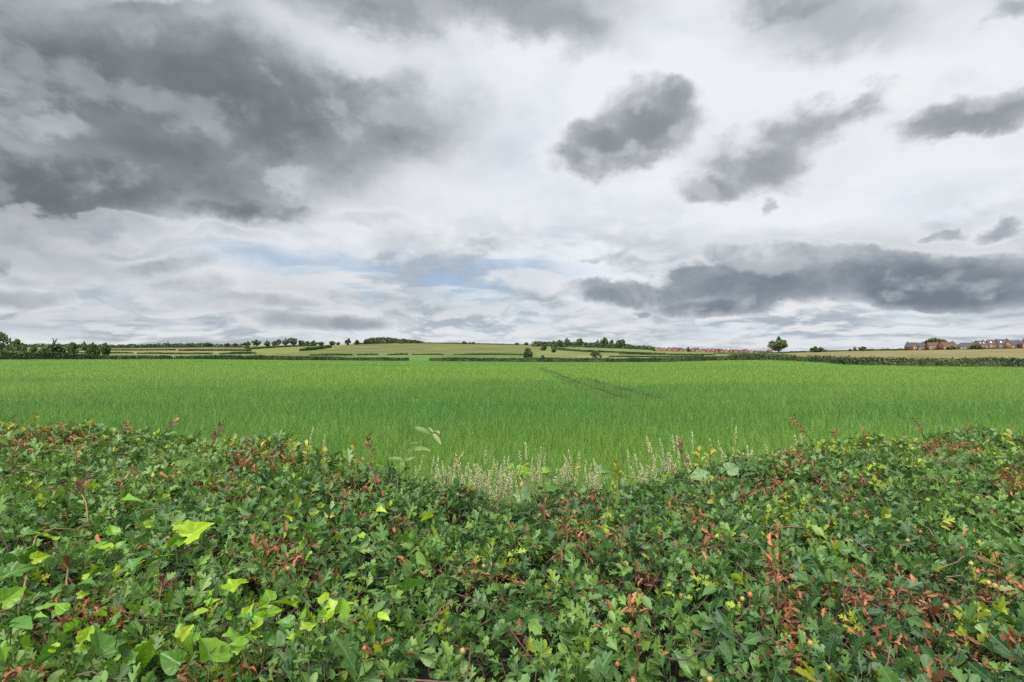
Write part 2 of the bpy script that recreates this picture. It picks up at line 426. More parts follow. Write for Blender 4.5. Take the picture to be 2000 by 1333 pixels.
def dist_of(X, row, lo=None):
    """distance at which the ground in column X shows at this row (ground beyond the crop field)"""
    D = float(field_end(X)); dd = np.linspace(D + 2, 900, 800)
    r = row_beyond(np.full_like(dd, X), dd)
    k = np.nonzero(r <= row)[0]
    return float(dd[k[0]]) if len(k) else 890.0
def up_to(row, d): return CAM_Z - (row - HOR) / FPX * d      # height of a point seen at this row

# colours of the fields beyond (their own crops and stubble), by where they lie
PALE, STRAW, TAN, GREEN, OLIVE, LIME, BUFF = (.143, .168, .056), (.188, .195, .082), (.172, .137, .068), (.080, .160, .032), (.118, .126, .042), (.152, .178, .046), (.186, .158, .070)
def field_kind(X, r, d, D):
    k = np.zeros(X.shape, int)                                  # 0 pale grass
    k[(X < 520) & (r < 690.6) & (r >= 684.5)] = 1              # straw
    k[(X < 520) & (r < 684.5)] = 2                             # tan
    k[(X < 520) & (r >= 691.3)] = 0
    edge = np.interp(X, [480, 560, 650, 690], [692, 690, 682, 671])
    rb = np.interp(r, [672, 694, 699], [1080, 1040, 1078])
    hill = (X > 540) & (X < rb) & (r < 694.0) & ((X > 690) | (r > edge))
    k[(X >= 480) & (X <= 700) & (r <= edge) & (r < 690.5)] = 5   # lime meadow
    k[hill] = 4
    k[(X > 520) & (X < rb) & (r >= 694.0)] = 3               # green strip
    k[(X >= rb) & (X < 1600)] = 0
    k[(X >= rb + 60) & (X < 1400) & (r > 695.5)] = 1
    k[(X >= 1535)] = 6
    return k
def field_material(name, col, rows=0.0):
    col = tuple(.80 * q for q in col)
    m, g = new_mat(name)
    o = g.node('ShaderNodeTexCoord').outputs['Object']
    n = g.noise(g.vmath('MULTIPLY', o, (0.010, 0.016, 0.0)), 1.6, 6, 0.6, 0.4)
    n2 = g.noise(o, 0.5, 4, 0.6)
    f = g.math('MULTIPLY', g.lin(n, 0.3, 0.7, 0.72, 1.28), g.lin(n2, 0.3, 0.7, 0.86, 1.14))
    c = g.mixc(1.0, (*col, 1), g.comb(*[f] * 3), 'MULTIPLY')
    green = g.smooth(g.noise(g.vmath('MULTIPLY', o, (0.006, 0.012, 0.0)), 2.3, 5, 0.6), 0.45, 0.68)
    c = g.mixc(g.math('MULTIPLY', green, 0.5 if rows else 0.3), c, (0.16, 0.19, 0.06))
    finish(g, principled(g, c, 0.95, 0.15)); return m
FIELD_M = [field_material('pasture', PALE), field_material('stubble', STRAW), field_material('tan_field', TAN), field_material('green_crop', GREEN),
           field_material('hill_field', OLIVE, 1), field_material('meadow', LIME), field_material('hay_field', BUFF), M['soil']]
def grid_faces(nx, ny):
    i, j = np.meshgrid(np.arange(nx - 1), np.arange(ny - 1), indexing='ij')
    a = (i * ny + j).ravel(); return np.stack([a, a + ny, a + ny + 1, a + 1], 1)
# near and middle ground, one sheet under the viewer, hedge and crop
gx = np.concatenate([np.linspace(-400, -30, 38), np.linspace(-28, 28, 57), np.linspace(30, 400, 38)])
gy = np.concatenate([np.linspace(-120, -4, 12), np.linspace(-2, 12, 29), np.linspace(14, 60, 24)])
A, B = np.meshgrid(gx, gy, indexing='ij')
V = np.stack([A, B, ground(A, B)], -1).reshape(-1, 3)
tag(obj('ground', make_data('ground', V, [grid_faces(len(gx), len(gy))], M['soil'], smooth=True)), kind='structure')
# land beyond, out past the skyline
cx = np.arange(-1500, 3501, 7.0); cy = np.concatenate([np.linspace(60, 320, 60), np.geomspace(325, 1500, 90)])
A, B = np.meshgrid(cx, cy, indexing='ij'); XW = (A - 1000) / FPX * B
Z = ground(XW, B); V = np.stack([XW, B, Z], -1).reshape(-1, 3)
F = grid_faces(len(cx), len(cy)); cen = V[F].mean(1)
Xc = 1000 + 1000 * cen[:, 0] / cen[:, 1]; rc = HOR - (cen[:, 2] - CAM_Z) / cen[:, 1] * 1000
Dc = field_end(Xc); k = field_kind(Xc, rc, cen[:, 1], Dc); k[cen[:, 1] < Dc + 0.5] = 7
tag(obj('hills', make_data('hills', V, [F], FIELD_M, smooth=True, midx=k)), kind='structure')

# ------------------------------------------------------------------ the crop field: canopy sheet + standing blades
def crop_sheet_material():
    m, g = new_mat('crop_canopy')
    o = g.node('ShaderNodeTexCoord').outputs['Object']
    n = g.noise(g.vmath('MULTIPLY', o, (0.05, 0.11, 0.0)), 1.0, 6, 0.6, 0.3)
    n2 = g.noise(o, 6.0, 4, 0.6)
    c = g.mixc(g.smooth(n, 0.35, 0.65), (0.045, 0.098, 0.016), (0.075, 0.125, 0.020))
    c = g.mixc(1.0, c, g.comb(*[g.lin(n2, 0.3, 0.7, 0.6, 1.4)] * 3), 'MULTIPLY')
    bump = g.node('ShaderNodeBump'); bump.inputs['Strength'].default_value = 0.8; bump.inputs['Distance'].default_value = 0.15
    g.put(bump.inputs['Height'], n2)
    finish(g, principled(g, c, 0.9, 0.15, bump.outputs[0])); return m
ux = np.arange(-1500, 3501, 25.0); nv = 70; tt = np.linspace(0, 1, nv)
A, T = np.meshgrid(ux, tt, indexing='ij'); Dm = field_end(A); Y = 4.5 * (Dm / 4.5) ** T; XW = (A - 1000) / FPX * Y
sink = np.interp(Y, [4, 25, 60, 200], [0.52, 0.52, 0.46, 0.34])
V = np.stack([XW, Y, crop_top(XW, Y) - sink], -1).reshape(-1, 3)
tag(obj('field', make_data('field', V, [grid_faces(len(ux), nv)], crop_sheet_material(), smooth=True)), kind='structure')

def tram(x, y):
    """wheel tracks pressed into the crop"""
    w = 0.24 + 0.003 * y
    a = np.abs(x - (5.75 + 0.10 * np.sin(y * 0.09))) < w; b = np.abs(x - (7.65 + 0.10 * np.sin(y * 0.09))) < w
    return (a | (b & (y < 55))) & (y > 27) & (y < 120)
def crop_blades():
    n = 640000
    y = 3.9 + (235 - 3.9) * rng.random(n) ** 1.42
    X = rng.uniform(-260, 2260, n); x = (X - 1000) / FPX * y
    keep = (y < field_end(X) - 0.2) & ~tram(x, y)
    # ragged near edge of the crop
    keep &= y > 4.6 + 0.5 * vnoise(x * 0.8, x * 0 + 3, 7)
    x, y = x[keep], y[keep]; n = len(x)
    zt = crop_top(x, y)
    patch = fbm(x * 0.045, y * 0.09, 21, 4); fine = fbm(x * 0.7, y * 0.7, 5, 2)
    h = 0.60 + 0.05 * rng.normal(size=n) + 0.07 * patch + 0.06 * fine
    w = (0.0036 + 0.00024 * y) * rng.uniform(0.7, 1.4, n)
    base = np.stack([x, y, zt - 0.60], 1)
    la = rng.uniform(0, 2 * np.pi, n); lean = np.abs(rng.normal(0.0, 0.26, n)) + 0.04 + 0.5 * np.clip((y - 14) / 60, 0, 1) * rng.random(n)
    ld = np.stack([np.cos(la), np.sin(la), 0 * la], 1)
    fa = rng.uniform(-0.9, 0.9, n); side = np.stack([np.cos(fa), np.sin(fa), 0 * fa], 1)
    g1 = np.array([0.062, 0.178, 0.034]); g2 = np.array([0.148, 0.264, 0.046]); g3 = np.array([0.050, 0.125, 0.042])
    t = np.clip(0.45 + 1.3 * patch + 0.11 * rng.normal(size=n) + 0.65 * np.clip((y - 9) / 45, 0, 1), 0, 1)[:, None]
    c = g1 * (1 - t) + g2 * t
    q = (rng.random(n) < 0.14 * np.clip(25 / y, .2, 1))[:, None]; c = np.where(q, g3, c); c *= 1.0
    c *= 1 + rng.uniform(-.15, .17, (n, 1)) * np.clip(16 / y, .2, 1)[:, None]
    # shade of the wheel-track walls, painted into the blades along them
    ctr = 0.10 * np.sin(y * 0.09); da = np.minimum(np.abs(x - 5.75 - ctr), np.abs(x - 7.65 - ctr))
    track_shade = (da < .50 + .002 * y) & (y > 27) & (y < 120) & ((x < 6.7) | (y < 55)); c[track_shade] = np.array([.013, .044, .015]) * rng.uniform(.8, 1.2, (track_shade.sum(), 1))
    near = y < 26
    def pos(s, k, m): return base[m] + ld[m] * (lean[m] * h[m] * s ** 2)[:, None] + np.array([0, 0, 1.0]) * (h[m] * s * (1 - 0.25 * lean[m] * s))[:, None] + side[m] * (w[m] * k)[:, None]
    m = near; k = m.sum()
    P = np.stack([pos(0.15, -.5, m), pos(0.15, .5, m), pos(.6, -.5, m), pos(.6, .5, m), pos(1.0, 0, m)], 1)
    # some blades fold over at the tip
    droop = rng.random(k) < 0.45
    P[droop, 4] += (ld[m][droop] * 0.10 + np.array([0, 0, -0.09])) * rng.uniform(0.5, 1.3, (droop.sum(), 1))
    i = (np.arange(k) * 5)[:, None]
    q4 = i + np.array([[0, 1, 3, 2]]); t3 = i + np.array([[2, 3, 4]])
    V1 = P.reshape(-1, 3); C1 = np.repeat(c[m], 5, 0)
    m = ~near; k2 = m.sum()
    P = np.stack([pos(0.3, -.6, m), pos(0.3, .6, m), pos(1.0, 0, m)], 1)
    t3b = len(V1) + (np.arange(k2) * 3)[:, None] + np.array([[0, 1, 2]])
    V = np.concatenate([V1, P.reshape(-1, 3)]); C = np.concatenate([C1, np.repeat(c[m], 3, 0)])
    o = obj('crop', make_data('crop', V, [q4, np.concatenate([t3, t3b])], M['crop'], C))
    tag(o, 'dense green cereal crop standing across the wide field', 'crop', kind='stuff')
crop_blades()

# ------------------------------------------------------------------ leafy masses for far hedges, trees, woods
def leaf_quads(P, size, tint, up=0.25):
    """one bent leaf-spray quad at each point"""
    n = len(P); N = unit(rand_unit(n) + np.array([0, 0, up])); a, b = frames(N)
    r = rng.uniform(0, 2 * np.pi, n)[:, None]; W = a * np.cos(r) + b * np.sin(r); L = np.cross(N, W)
    s = size * rng.uniform(0.6, 1.35, n)
    tV = np.array([[-.5, -.35, 0], [.1, -.5, .08], [.5, .05, 0], [.2, .5, -.08], [-.4, .4, .05]])
    V, F = scatter(tV, [np.array([[0, 1, 2, 3, 4]])], P, W, L, N, s)
    return V, F, np.repeat(tint, 5, 0)
G_DARK, G_MID, G_LITE = np.array([.044, .074, .032]), np.array([.072, .110, .043]), np.array([.118, .152, .058])  # far greens, lightened a little in place of distance haze
def green_mix(n, t, jitter=0.2):
    t = np.clip(t + jitter * rng.normal(size=n), 0, 1)[:, None]
    c = np.where(t < .5, G_DARK + (G_MID - G_DARK) * t * 2, G_MID + (G_LITE - G_MID) * (t - .5) * 2)
    return c * rng.uniform(0.85, 1.15, (n, 1))
def f2d(q, L, a): return np.interp(q, L, a)
def hedgerow(pts, label, width=1.6, size=0.42, dens=60, tone=0.35, name='hedgerow'):
    tone += .08
    """pts: (photo column, distance, row of the hedge top); one continuous clipped field hedge"""
    pts = np.array(pts, float)
    Xs = np.linspace(pts[0, 0], pts[-1, 0], max(8, int(abs(pts[-1, 0] - pts[0, 0]) / 6)))
    d = np.interp(Xs, pts[:, 0], pts[:, 1]); top = np.interp(Xs, pts[:, 0], pts[:, 2])
    x = (Xs - 1000) / FPX * d; z0 = ground(x, d); h = np.maximum(up_to(top, d) - z0, 0.5)
    L = np.concatenate([[0], np.cumsum(np.hypot(np.diff(x), np.diff(d)))])
    n = int(L[-1] * dens * 2.4); s = rng.uniform(0, L[-1], n)
    f = lambda a: np.interp(s, L, a)
    px, pd, pz, ph = f(x), f(d), f(z0), f(h)
    lump = 1 + 0.20 * fbm(s * 0.22, s * 0 + 1, 31, 4) + 0.10 * rng.normal(size=n) * (rng.random(n) < .25)
    v = rng.random(n) ** 0.7; ph = ph * lump
    half = width * 0.5 * (0.75 + 0.5 * vnoise(s * 0.4, s * 0, 8)) * np.sqrt(np.clip(1.05 - v ** 3, 0.05, 1))
    off = np.sign(rng.normal(size=n)) * (1 - rng.random(n) ** 2) * half
    # direction across the row
    tx, ty = f(np.gradient(x, L)), f(np.gradient(d, L)); nx, ny = -ty, tx
    P = np.stack([px + nx * off, pd + ny * off, pz + v * ph], 1)
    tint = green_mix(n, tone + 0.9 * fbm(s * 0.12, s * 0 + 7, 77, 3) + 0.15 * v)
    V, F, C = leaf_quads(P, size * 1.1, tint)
    root = empty(name, (float(x[0]), float(d[0]), float(z0[0])), label=label, cat='hedge', group='field hedges across the valley')
    o = obj('foliage', make_data('hedge_foliage', V - np.array(root.location), F, M['far_leaf'], C), root)
    # the closed woody middle of the row
    xs2 = np.linspace(0, L[-1], max(6, int(L[-1] / 2.5))); base = np.stack([f2d(xs2, L, x), f2d(xs2, L, d), f2d(xs2, L, z0)], 1) - np.array(root.location)
    hh = f2d(xs2, L, h); nrm2 = unit(np.stack([-np.interp(xs2, L, np.gradient(d, L)), np.interp(xs2, L, np.gradient(x, L)), 0 * xs2], 1))
    ring = []
    for o, k in ((-.32, -.1), (-.34, .45), (-.18, .74), (.18, .74), (.34, .45), (.32, -.1)):
        ring.append(base + nrm2 * (o * width * (1 + .3 * vnoise(xs2 * .3, xs2 * 0 + o, 5)))[:, None] + np.array([0, 0, 1.0]) * (hh * k * (1 + .2 * fbm(xs2 * .22, xs2 * 0 + 1, 31, 4)) - .0)[:, None])
    V = np.stack(ring, 1).reshape(-1, 3)
    obj('inner_core', make_data('hedge_inner_core', V, [grid_faces(len(xs2), 6)], M['far_core'], smooth=True), root)
    return root

TREE_DATA = {}
def tree_proto(kind, seed):
    """unit tree: height 1, crown width 1. Returns trunk mesh and crown mesh"""
    key = (kind, seed)
    if key in TREE_DATA: return TREE_DATA[key]
    global rng
    keep = rng; rng = np.random.default_rng(seed * 97 + len(kind))
    lo, nc, leaf, nl, clear = {'oak': (.20, 26, .062, 2300, .12), 'round': (.04, 22, .09, 3200, .05), 'bush': (-.06, 20, .10, 2800, 0),
                               'spread': (.24, 24, .085, 2900, .18), 'sparse': (.10, 20, .07, 1500, .10)}[kind]
    cz, rz = (1 + lo) / 2, (1 - lo) / 2
    # clump centres through an uneven ellipsoid shell
    dirs = unit(rng.normal(size=(nc, 3)) * np.array([1, 1, .8]) + np.array([0, 0, .15]))
    rad = rng.uniform(.35 if kind in ('oak', 'sparse') else .25, .84, nc)
    cc = dirs * rad[:, None] * np.array([.5, .5, rz]) + np.array([0, 0, cz])
    if kind == 'spread': cc[:, 2] = np.clip(cc[:, 2], lo + .12, None)
    cr = rng.uniform(.13, .22, nc) * (0.8 if kind in ('sparse', 'oak') else 1)
    w = cr ** 2; ci = rng.choice(nc, nl, p=w / w.sum())
    dd = unit(rng.normal(size=(nl, 3))); rr = rng.random(nl) ** .45
    P = cc[ci] + dd * (rr * cr[ci])[:, None] * np.array([1, 1, .8 * (1 if kind != 'spread' else .7)])
    top = np.percentile(P[:, 2], 99.2); bot = {'round': .03, 'bush': -.02, 'oak': .16, 'spread': .22, 'sparse': .08}[kind]; low = np.percentile(P[:, 2], 1)
    P[:, 2] = bot + (P[:, 2] - low) / (top - low) * (1 - bot); cc[:, 2] = bot + (cc[:, 2] - low) / (top - low) * (1 - bot)
    zc_, zr_ = (bot + 1) / 2 - .02, (1 - bot) / 2 * 1.04
    if kind != 'spread': P[:, :2] *= (.50 + .50 * np.sqrt(np.clip(1 - ((P[:, 2] - zc_) / zr_) ** 2, 0, 1)))[:, None]
    ex = np.percentile(np.hypot(P[:, 0], P[:, 1]), 97) / .5; P[:, :2] /= ex; cc[:, :2] /= ex
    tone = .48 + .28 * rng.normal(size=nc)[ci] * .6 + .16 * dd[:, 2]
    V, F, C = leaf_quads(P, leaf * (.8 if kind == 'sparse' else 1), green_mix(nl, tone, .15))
    crown = make_data(kind + '_crown', V, F, M['far_leaf'], C)
    mb = MB()
    fork = max(clear, .06) + .08
    t, f = tube([[0, 0, -.03], [.006, .004, fork * .5], [0, .01, fork], [.01, 0, cz]], [.040, .028, .024, .008], 7); mb.add(t, f)
    for c in cc[np.argsort(-cr)[:11]]:
        a = np.array([0, 0, fork * rng.uniform(.7, 1.2)]); mid = a * .5 + c * .5 + np.array([0, 0, -.04])
        t, f = tube([a, mid, c], [.016, .010, .003], 5); mb.add(t, f)
    trunk = mb.data(kind + '_trunk', M['bark'], True)
    rng = keep
    TREE_DATA[key] = (trunk, crown); return TREE_DATA[key]
def tree(X, d, top, width, kind, seed, label, name=None, group=None, cat='tree', base=None):
    p = at(X, d)
    if base is not None: p[2] = up_to(base, d)
    h = up_to(top, d) - p[2]; w = width / FPX * d
    tr, cr = tree_proto(kind, seed)
    root = empty(name or ('bush' if kind == 'bush' else 'tree'), tuple(p), random.uniform(0, 6.28), label=label, cat=cat, group=group)
    for nm, me in (('stem' if kind == 'bush' else 'trunk', tr), ('crown', cr)):
        o = obj(nm, me, root); o.scale = (w, w, h)
    return root
def wood(name, label, cols, size, dens, tone=.3):
    """a far wood that reads as one mass: (column, distance, top row, half width px)"""
    Ps, Ts = [], []
    for X, d, top, hw in cols:
        p = at(X, d); h = up_to(top, d) - p[2]; w = hw / FPX * d
        tone_w = tone - .16; n = max(60, int(6 * dens * w * h)); 
        v = rng.random(n) ** .8; an = rng.uniform(0, 2 * np.pi, n); ra = w * np.sqrt(rng.random(n)) * np.sqrt(np.clip(1.02 - v ** 3, 0, 1))
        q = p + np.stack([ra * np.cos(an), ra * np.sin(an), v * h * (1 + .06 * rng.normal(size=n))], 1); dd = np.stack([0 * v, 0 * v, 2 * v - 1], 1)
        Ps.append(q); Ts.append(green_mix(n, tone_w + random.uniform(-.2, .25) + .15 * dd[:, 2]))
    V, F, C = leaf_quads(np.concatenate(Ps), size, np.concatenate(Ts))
    return tag(obj(name, make_data(name, V, F, M['far_leaf'], C)), label, 'trees', kind='stuff')
# ------------------------------------------------------------------ field hedges (photo column, distance, row of the top)
def along(pts):
    """(column, row of the foot, height in px) -> (column, distance, top row)"""
    out = []
    for X, row, h in pts:
        d = dist_of(X, row); out.append((X, d, HOR - (ground((X - 1000) / FPX * d, d) - CAM_Z) / d * 1000 - h))
    return out
def edge(pts, back=1.0): return [(X, float(field_end(X)) + back, t) for X, t in pts]
hedgerow(edge([(-700, 686), (-200, 687), (0, 688), (60, 688.5), (120, 690), (180, 693.5), (240, 695), (330, 695.5), (337, 697.5)]), 'thick dark hedge at the left end of the crop field, below the dead-topped tree', 2.0, .40, 70, .40)
hedgerow(edge([(341, 697), (350, 695.5), (420, 695.5), (500, 694.5), (600, 697), (700, 698.7), (760, 699), (798, 699.8)]), 'long low hedge on the crop field edge running up to the gap', 2.0, .42, 60, .36)
hedgerow(edge([(838, 700.5), (848, 699.3), (1000, 700), (1100, 700), (1200, 700.5), (1300, 699.3), (1400, 696.5)]), 'straight dark hedge starting at the gap below the brown hill', 2.2, .42, 70, .18)
hedgerow(edge([(1402, 696), (1440, 693.5), (1480, 692), (1530, 692.5), (1552, 696)], 2), 'taller bushy hedge below the lone oak', 2.4, .42, 75, .40)
hedgerow(edge([(1556, 696.5), (1600, 697), (1632, 698.6), (1650, 697.6), (1680, 699.4), (1720, 698.6), (1800, 700.4), (1850, 701.8), (1930, 700.8), (2000, 701.4), (2600, 701)], 4.5), 'dark uneven hedge in front of the hay field and brick houses', 2.0, .34, 90, .40)
hedgerow(along([(105, 690.6, 2.2), (180, 690.8, 2.2), (250, 691, 2.4), (260, 691, 2)]), 'thin hedge between straw fields near the left edge, second behind the crop', 1.8, .7, 24, .3)
hedgerow(along([(268, 691.8, 2.5), (330, 692, 2.6), (415, 692.2, 2.4)]), 'thin hedge behind the small opening in the left front hedge', 1.8, .7, 24, .3)
hedgerow(along([(428, 692.4, 2.0), (460, 692, 4.0), (495, 691.8, 4), (500, 692, 2)]), 'short scrubby hedge at the foot of the lime meadow', 1.8, .7, 30, .42)
hedgerow(along([(150, 685.3, 2.2), (250, 685.4, 2.4), (343, 685, 2.2)]), 'middle hedge below the tan field on the left', 1.8, .8, 22, .3)
hedgerow(along([(349, 686.0, 3.0), (420, 685.8, 3.0), (490, 686.2, 3)]), 'middle hedge continuing right of the tan field gateway', 1.8, .8, 26, .28)
hedgerow(along([(120, 681, 2.0), (250, 680.2, 2.0), (395, 679.2, 2.4), (478, 679.2, 2.2)]), 'upper hedge along the top of the tan field', 1.8, .9, 20, .2)
hedgerow(along([(484, 683.2, 3.0), (520, 680.8, 3), (560, 678.4, 3), (610, 676.8, 3)]), 'hedge climbing the slope above the lime meadow', 1.8, .8, 26, .25)
hedgerow(along([(586, 686.2, 4.5), (610, 684.6, 6.0), (630, 682, 6), (646, 679.5, 4.5)]), 'thick overgrown hedge on the left shoulder of the brown hill', 3.5, .9, 45, .22)
hedgerow(along([(604, 695.2, 2.4), (650, 694.6, 3.2), (688, 694.3, 2.4)]), 'clipped hedge at the foot of the brown hill, leftmost of five short lengths', 1.6, .5, 34, .2)
hedgerow(along([(697, 694.2, 2.2), (720, 694, 2.8), (738, 694, 2)]), 'clipped hedge at the foot of the brown hill, second of five short lengths', 1.6, .5, 34, .2)
hedgerow(along([(756, 694.0, 1.8), (780, 693.6, 3.0), (796, 693.8, 2.4)]), 'clipped hedge at the foot of the brown hill, above the hedge gap', 1.6, .5, 34, .2)
hedgerow(along([(804, 693.9, 2.6), (815, 693.9, 1.5), (850, 693.7, 2.2), (866, 693.7, 1.6)]), 'clipped hedge at the foot of the brown hill, just right of the gap', 1.6, .5, 34, .2)
hedgerow(along([(886, 693.8, 2.0), (905, 693.8, 2.2), (915, 693.8, 2.6), (960, 693.8, 3.0), (1020, 694.4, 2.6)]), 'clipped hedge at the foot of the brown hill ending by the round tree', 1.6, .5, 34, .2)
hedgerow([(690, 885, 671.0), (760, 892, 668.9), (900, 892, 670.4), (1000, 892, 672.6), (1075, 885, 675.3)], 'thin dark hedge along the brow of the brown hill', 2.0, .9, 18, .15)
hedgerow(along([(1077, 681.8, 5), (1092, 684.0, 4.5), (1110, 685.8, 3.6), (1140, 687.6, 3.2), (1175, 688.6, 3.0), (1240, 690.6, 2.4), (1300, 692.8, 2)]), 'dark hedge slanting down between the pale fields right of the hill', 2.2, .8, 36, .18)
hedgerow(along([(1210, 692.6, 1.8), (1300, 694.0, 2), (1395, 694.2, 2)]), 'thin dark hedge dividing the pale fields below the red estate', 2.0, .8, 30, .18)
hedgerow(along([(1190, 698.2, 2.6), (1280, 698.2, 2), (1375, 697.4, 2.4)]), 'hedge bordering the narrow straw strip behind the front hedge', 1.8, .6, 34, .22)
hedgerow([(1395, 600, 690.0), (1450, 640, 690), (1500, 690, 689.2), (1560, 690, 687.0), (1605, 700, 686.6)], 'far hedge running past the foot of the lone oak', 2.0, .8, 34, .3)
hedgerow([(1598, 690, 685.8), (1700, 690, 684.0), (1776, 640, 682.6), (1810, 600, 682.3)], 'far hedge along the top of the hay field left of the brick houses', 2.0, .8, 30, .28)
hedgerow([(1815, 585, 682.2), (1870, 560, 681.4), (1930, 548, 680.6), (2080, 545, 678.8)], 'low garden hedge along the foot of the brick houses', 1.4, .6, 26, .2)

# ------------------------------------------------------------------ trees and bushes: column, distance, top row, crown width px, kind, seed, label
TREES = [
    (-4, 215, 648, 44, 'sparse', 1, 'tall open-crowned tree cut off by the left edge of the view', None),
    (31, 260, 665, 20, 'spread', 2, 'small spreading tree right of the tall tree at the left edge', None),
    (44, 240, 673, 22, 'bush', 3, 'rounded dark bush behind the left end of the front hedge', None),
    (64, 420, 675, 12, 'round', 4, 'small round tree between the dark bush and the dead-topped tree', None),
    (140, 330, 671, 19, 'bush', 5, 'broad mid green bush right of the dead-topped tree', None),
    (164, 620, 668.5, 10, 'round', 6, 'small round tree poking above the far tree line on the left', None),
    (182, 340, 672, 19, 'bush', 7, 'broad dark bush, last of the big ones before the tan field', None),
    (207, 420, 671.5, 16, 'round', 8, 'low round tree beside the broad bush at the tan field end', None),
    (406, 860, 669.6, 17, 'round', 10, 'russet tinged low tree on the skyline above the tan field', 'skyline trees left of the hill'),
    (445, 860, 671.0, 9, 'round', 11, 'tiny round tree on the left skyline', 'skyline trees left of the hill'),
    (460, 860, 671.0, 8, 'bush', 12, 'tiny bush on the left skyline, right of the tiny round tree', 'skyline trees left of the hill'),
    (483, 850, 668.0, 14, 'round', 13, 'round tree on the left skyline touching the taller oak', 'skyline trees left of the hill'),
    (485, 600, 675.0, 15, 'sparse', 14, 'thin pale tree on the slope in front of the skyline oak', 'skyline trees left of the hill'),
    (500, 850, 664.2, 18, 'oak', 15, 'tall oak on the left skyline with a rounded dome', 'skyline trees left of the hill'),
    (522, 850, 666.5, 12, 'round', 16, 'leaning dark tree on the skyline between the oak and the pair', 'skyline trees left of the hill'),
    (536, 850, 667.0, 10, 'round', 17, 'smaller left half of the pair of dark skyline trees', 'skyline trees left of the hill'),
    (544, 850, 663.2, 13, 'oak', 18, 'taller right half of the pair of dark skyline trees', 'skyline trees left of the hill'),
    (558, 850, 662.2, 14, 'oak', 19, 'tall dark tree at the left end of the skyline grove', 'skyline trees left of the hill'),
    (573, 850, 661.4, 18, 'spread', 20, 'spreading tallest tree of the skyline grove', 'skyline trees left of the hill'),
    (588, 850, 665.5, 13, 'round', 21, 'middling tree in the skyline grove right of the spreading one', 'skyline trees left of the hill'),
    (601, 850, 667.0, 12, 'bush', 22, 'low rounded tree in the middle of the skyline grove', 'skyline trees left of the hill'),
    (613, 850, 666.0, 14, 'round', 23, 'rounded tree near the right end of the skyline grove', 'skyline trees left of the hill'),
    (628, 860, 668.4, 12, 'bush', 24, 'low tree at the right end of the skyline grove', 'skyline trees left of the hill'),
    (648, 870, 667.0, 14, 'round', 25, 'low tree alone between the skyline grove and the brown hill', 'skyline trees left of the hill'),
    (660, 870, 669.0, 8, 'bush', 26, 'tiny bush left of the brown hill brow', None),
    (680, 860, 662.2, 12, 'round', 27, 'upright rounded tree alone on the brow left of the wood', None),
    (697, 870, 664.6, 9, 'round', 28, 'smaller rounded tree between the upright tree and the wood', None),
    (714, 880, 663.0, 9, 'round', 29, 'dark round tree at the left end of the hilltop wood', None),
    (907, 885, 666.6, 8, 'round', 30, 'small round tree on the bare brow of the hill', None),
    (918, 885, 668.4, 5, 'sparse', 31, 'thin small tree next to the round one on the bare brow', None),
    (924, 885, 668.0, 6, 'round', 32, 'smallest round tree of three on the bare brow', None),
    (1010, 885, 670.3, 9, 'bush', 33, 'low bush where the right-hand wood begins', None),
    (1028, 880, 669.0, 9, 'round', 34, 'low round tree near the start of the right-hand wood', None),
    (1092, 870, 665.0, 13, 'round', 35, 'rounded tree top in the right-hand wood left of the tall one', 'tall trees of the right-hand wood'),
    (1108, 870, 661.4, 10, 'round', 36, 'tall narrow tree top in the right-hand wood', 'tall trees of the right-hand wood'),
    (1132, 870, 662.4, 16, 'spread', 37, 'flat spreading tree top in the middle of the right-hand wood', 'tall trees of the right-hand wood'),
    (1167, 860, 664.5, 8, 'round', 38, 'narrow tree top left of the highest one in the wood', 'tall trees of the right-hand wood'),
    (1181, 860, 660.0, 17, 'oak', 39, 'highest and broadest tree top in the right-hand wood', 'tall trees of the right-hand wood'),
    (1194, 860, 664.8, 9, 'spread', 40, 'small tree top hugging the right side of the highest one', 'tall trees of the right-hand wood'),
    (1213, 850, 664.8, 19, 'spread', 41, 'broad flat tree at the right end of the wood', 'tall trees of the right-hand wood'),
    (1031, 360, 680.6, 17, 'bush', 42, 'dark round tree alone at the right foot of the brown hill', None),
    (1059, 345, 694.0, 9, 'bush', 43, 'small brownish bush right of the dark round tree', None),
    (1062, 640, 671.5, 14, 'bush', 44, 'dark bush on the field boundary below the right-hand wood', None),
    (1081, 560, 677.5, 11, 'bush', 45, 'dark bush at the head of the slanting hedge', None),
    (1163, 330, 685.0, 24, 'sparse', 46, 'pale feathery tree behind the front hedge right of the hill', None),
    (1520, 640, 660.0, 37, 'oak', 47, 'big lone oak with a gappy dome on the right skyline', None),
    (1594, 660, 677.8, 22, 'round', 48, 'low domed tree on the skyline right of the lone oak', None),
    (1669, 680, 677.4, 8, 'sparse', 49, 'thin small tree on the hay field skyline', None),
    (1684, 680, 677.6, 14, 'round', 50, 'rounded tree on the hay field skyline left of the houses', None),
    (1660, 685, 682.0, 7, 'bush', 51, 'tiny bush left of the thin tree on the hay field skyline', None),
    (1735, 680, 681.2, 9, 'bush', 52, 'low bush on the hay field skyline near the first brick house', None),
    (1822, 600, 662.0, 31, 'spread', 53, 'big dark spreading tree rising behind the brick houses', None),
    (1838, 600, 664.5, 18, 'spread', 54, 'lower wing of foliage right of the big dark tree behind the houses', None),
    (1857, 545, 677.5, 15, 'bush', 55, 'dark garden bush in front of the second brick house', None),
    (1906, 540, 674.2, 20, 'bush', 56, 'large dark garden bush in front of the hipped house', None),
    (1835, 121.5, 703.5, 17, 'sparse', 57, 'cream flowering shrub breaking the dark hedge on the right', None),
    (1657, 141.5, 696.0, 13, 'bush', 58, 'bright green bush bulging out of the dark hedge on the right', None),
    (1578, 165, 695.8, 13, 'bush', 60, 'dark bush in the dip between the two right-hand hedges', None),
]
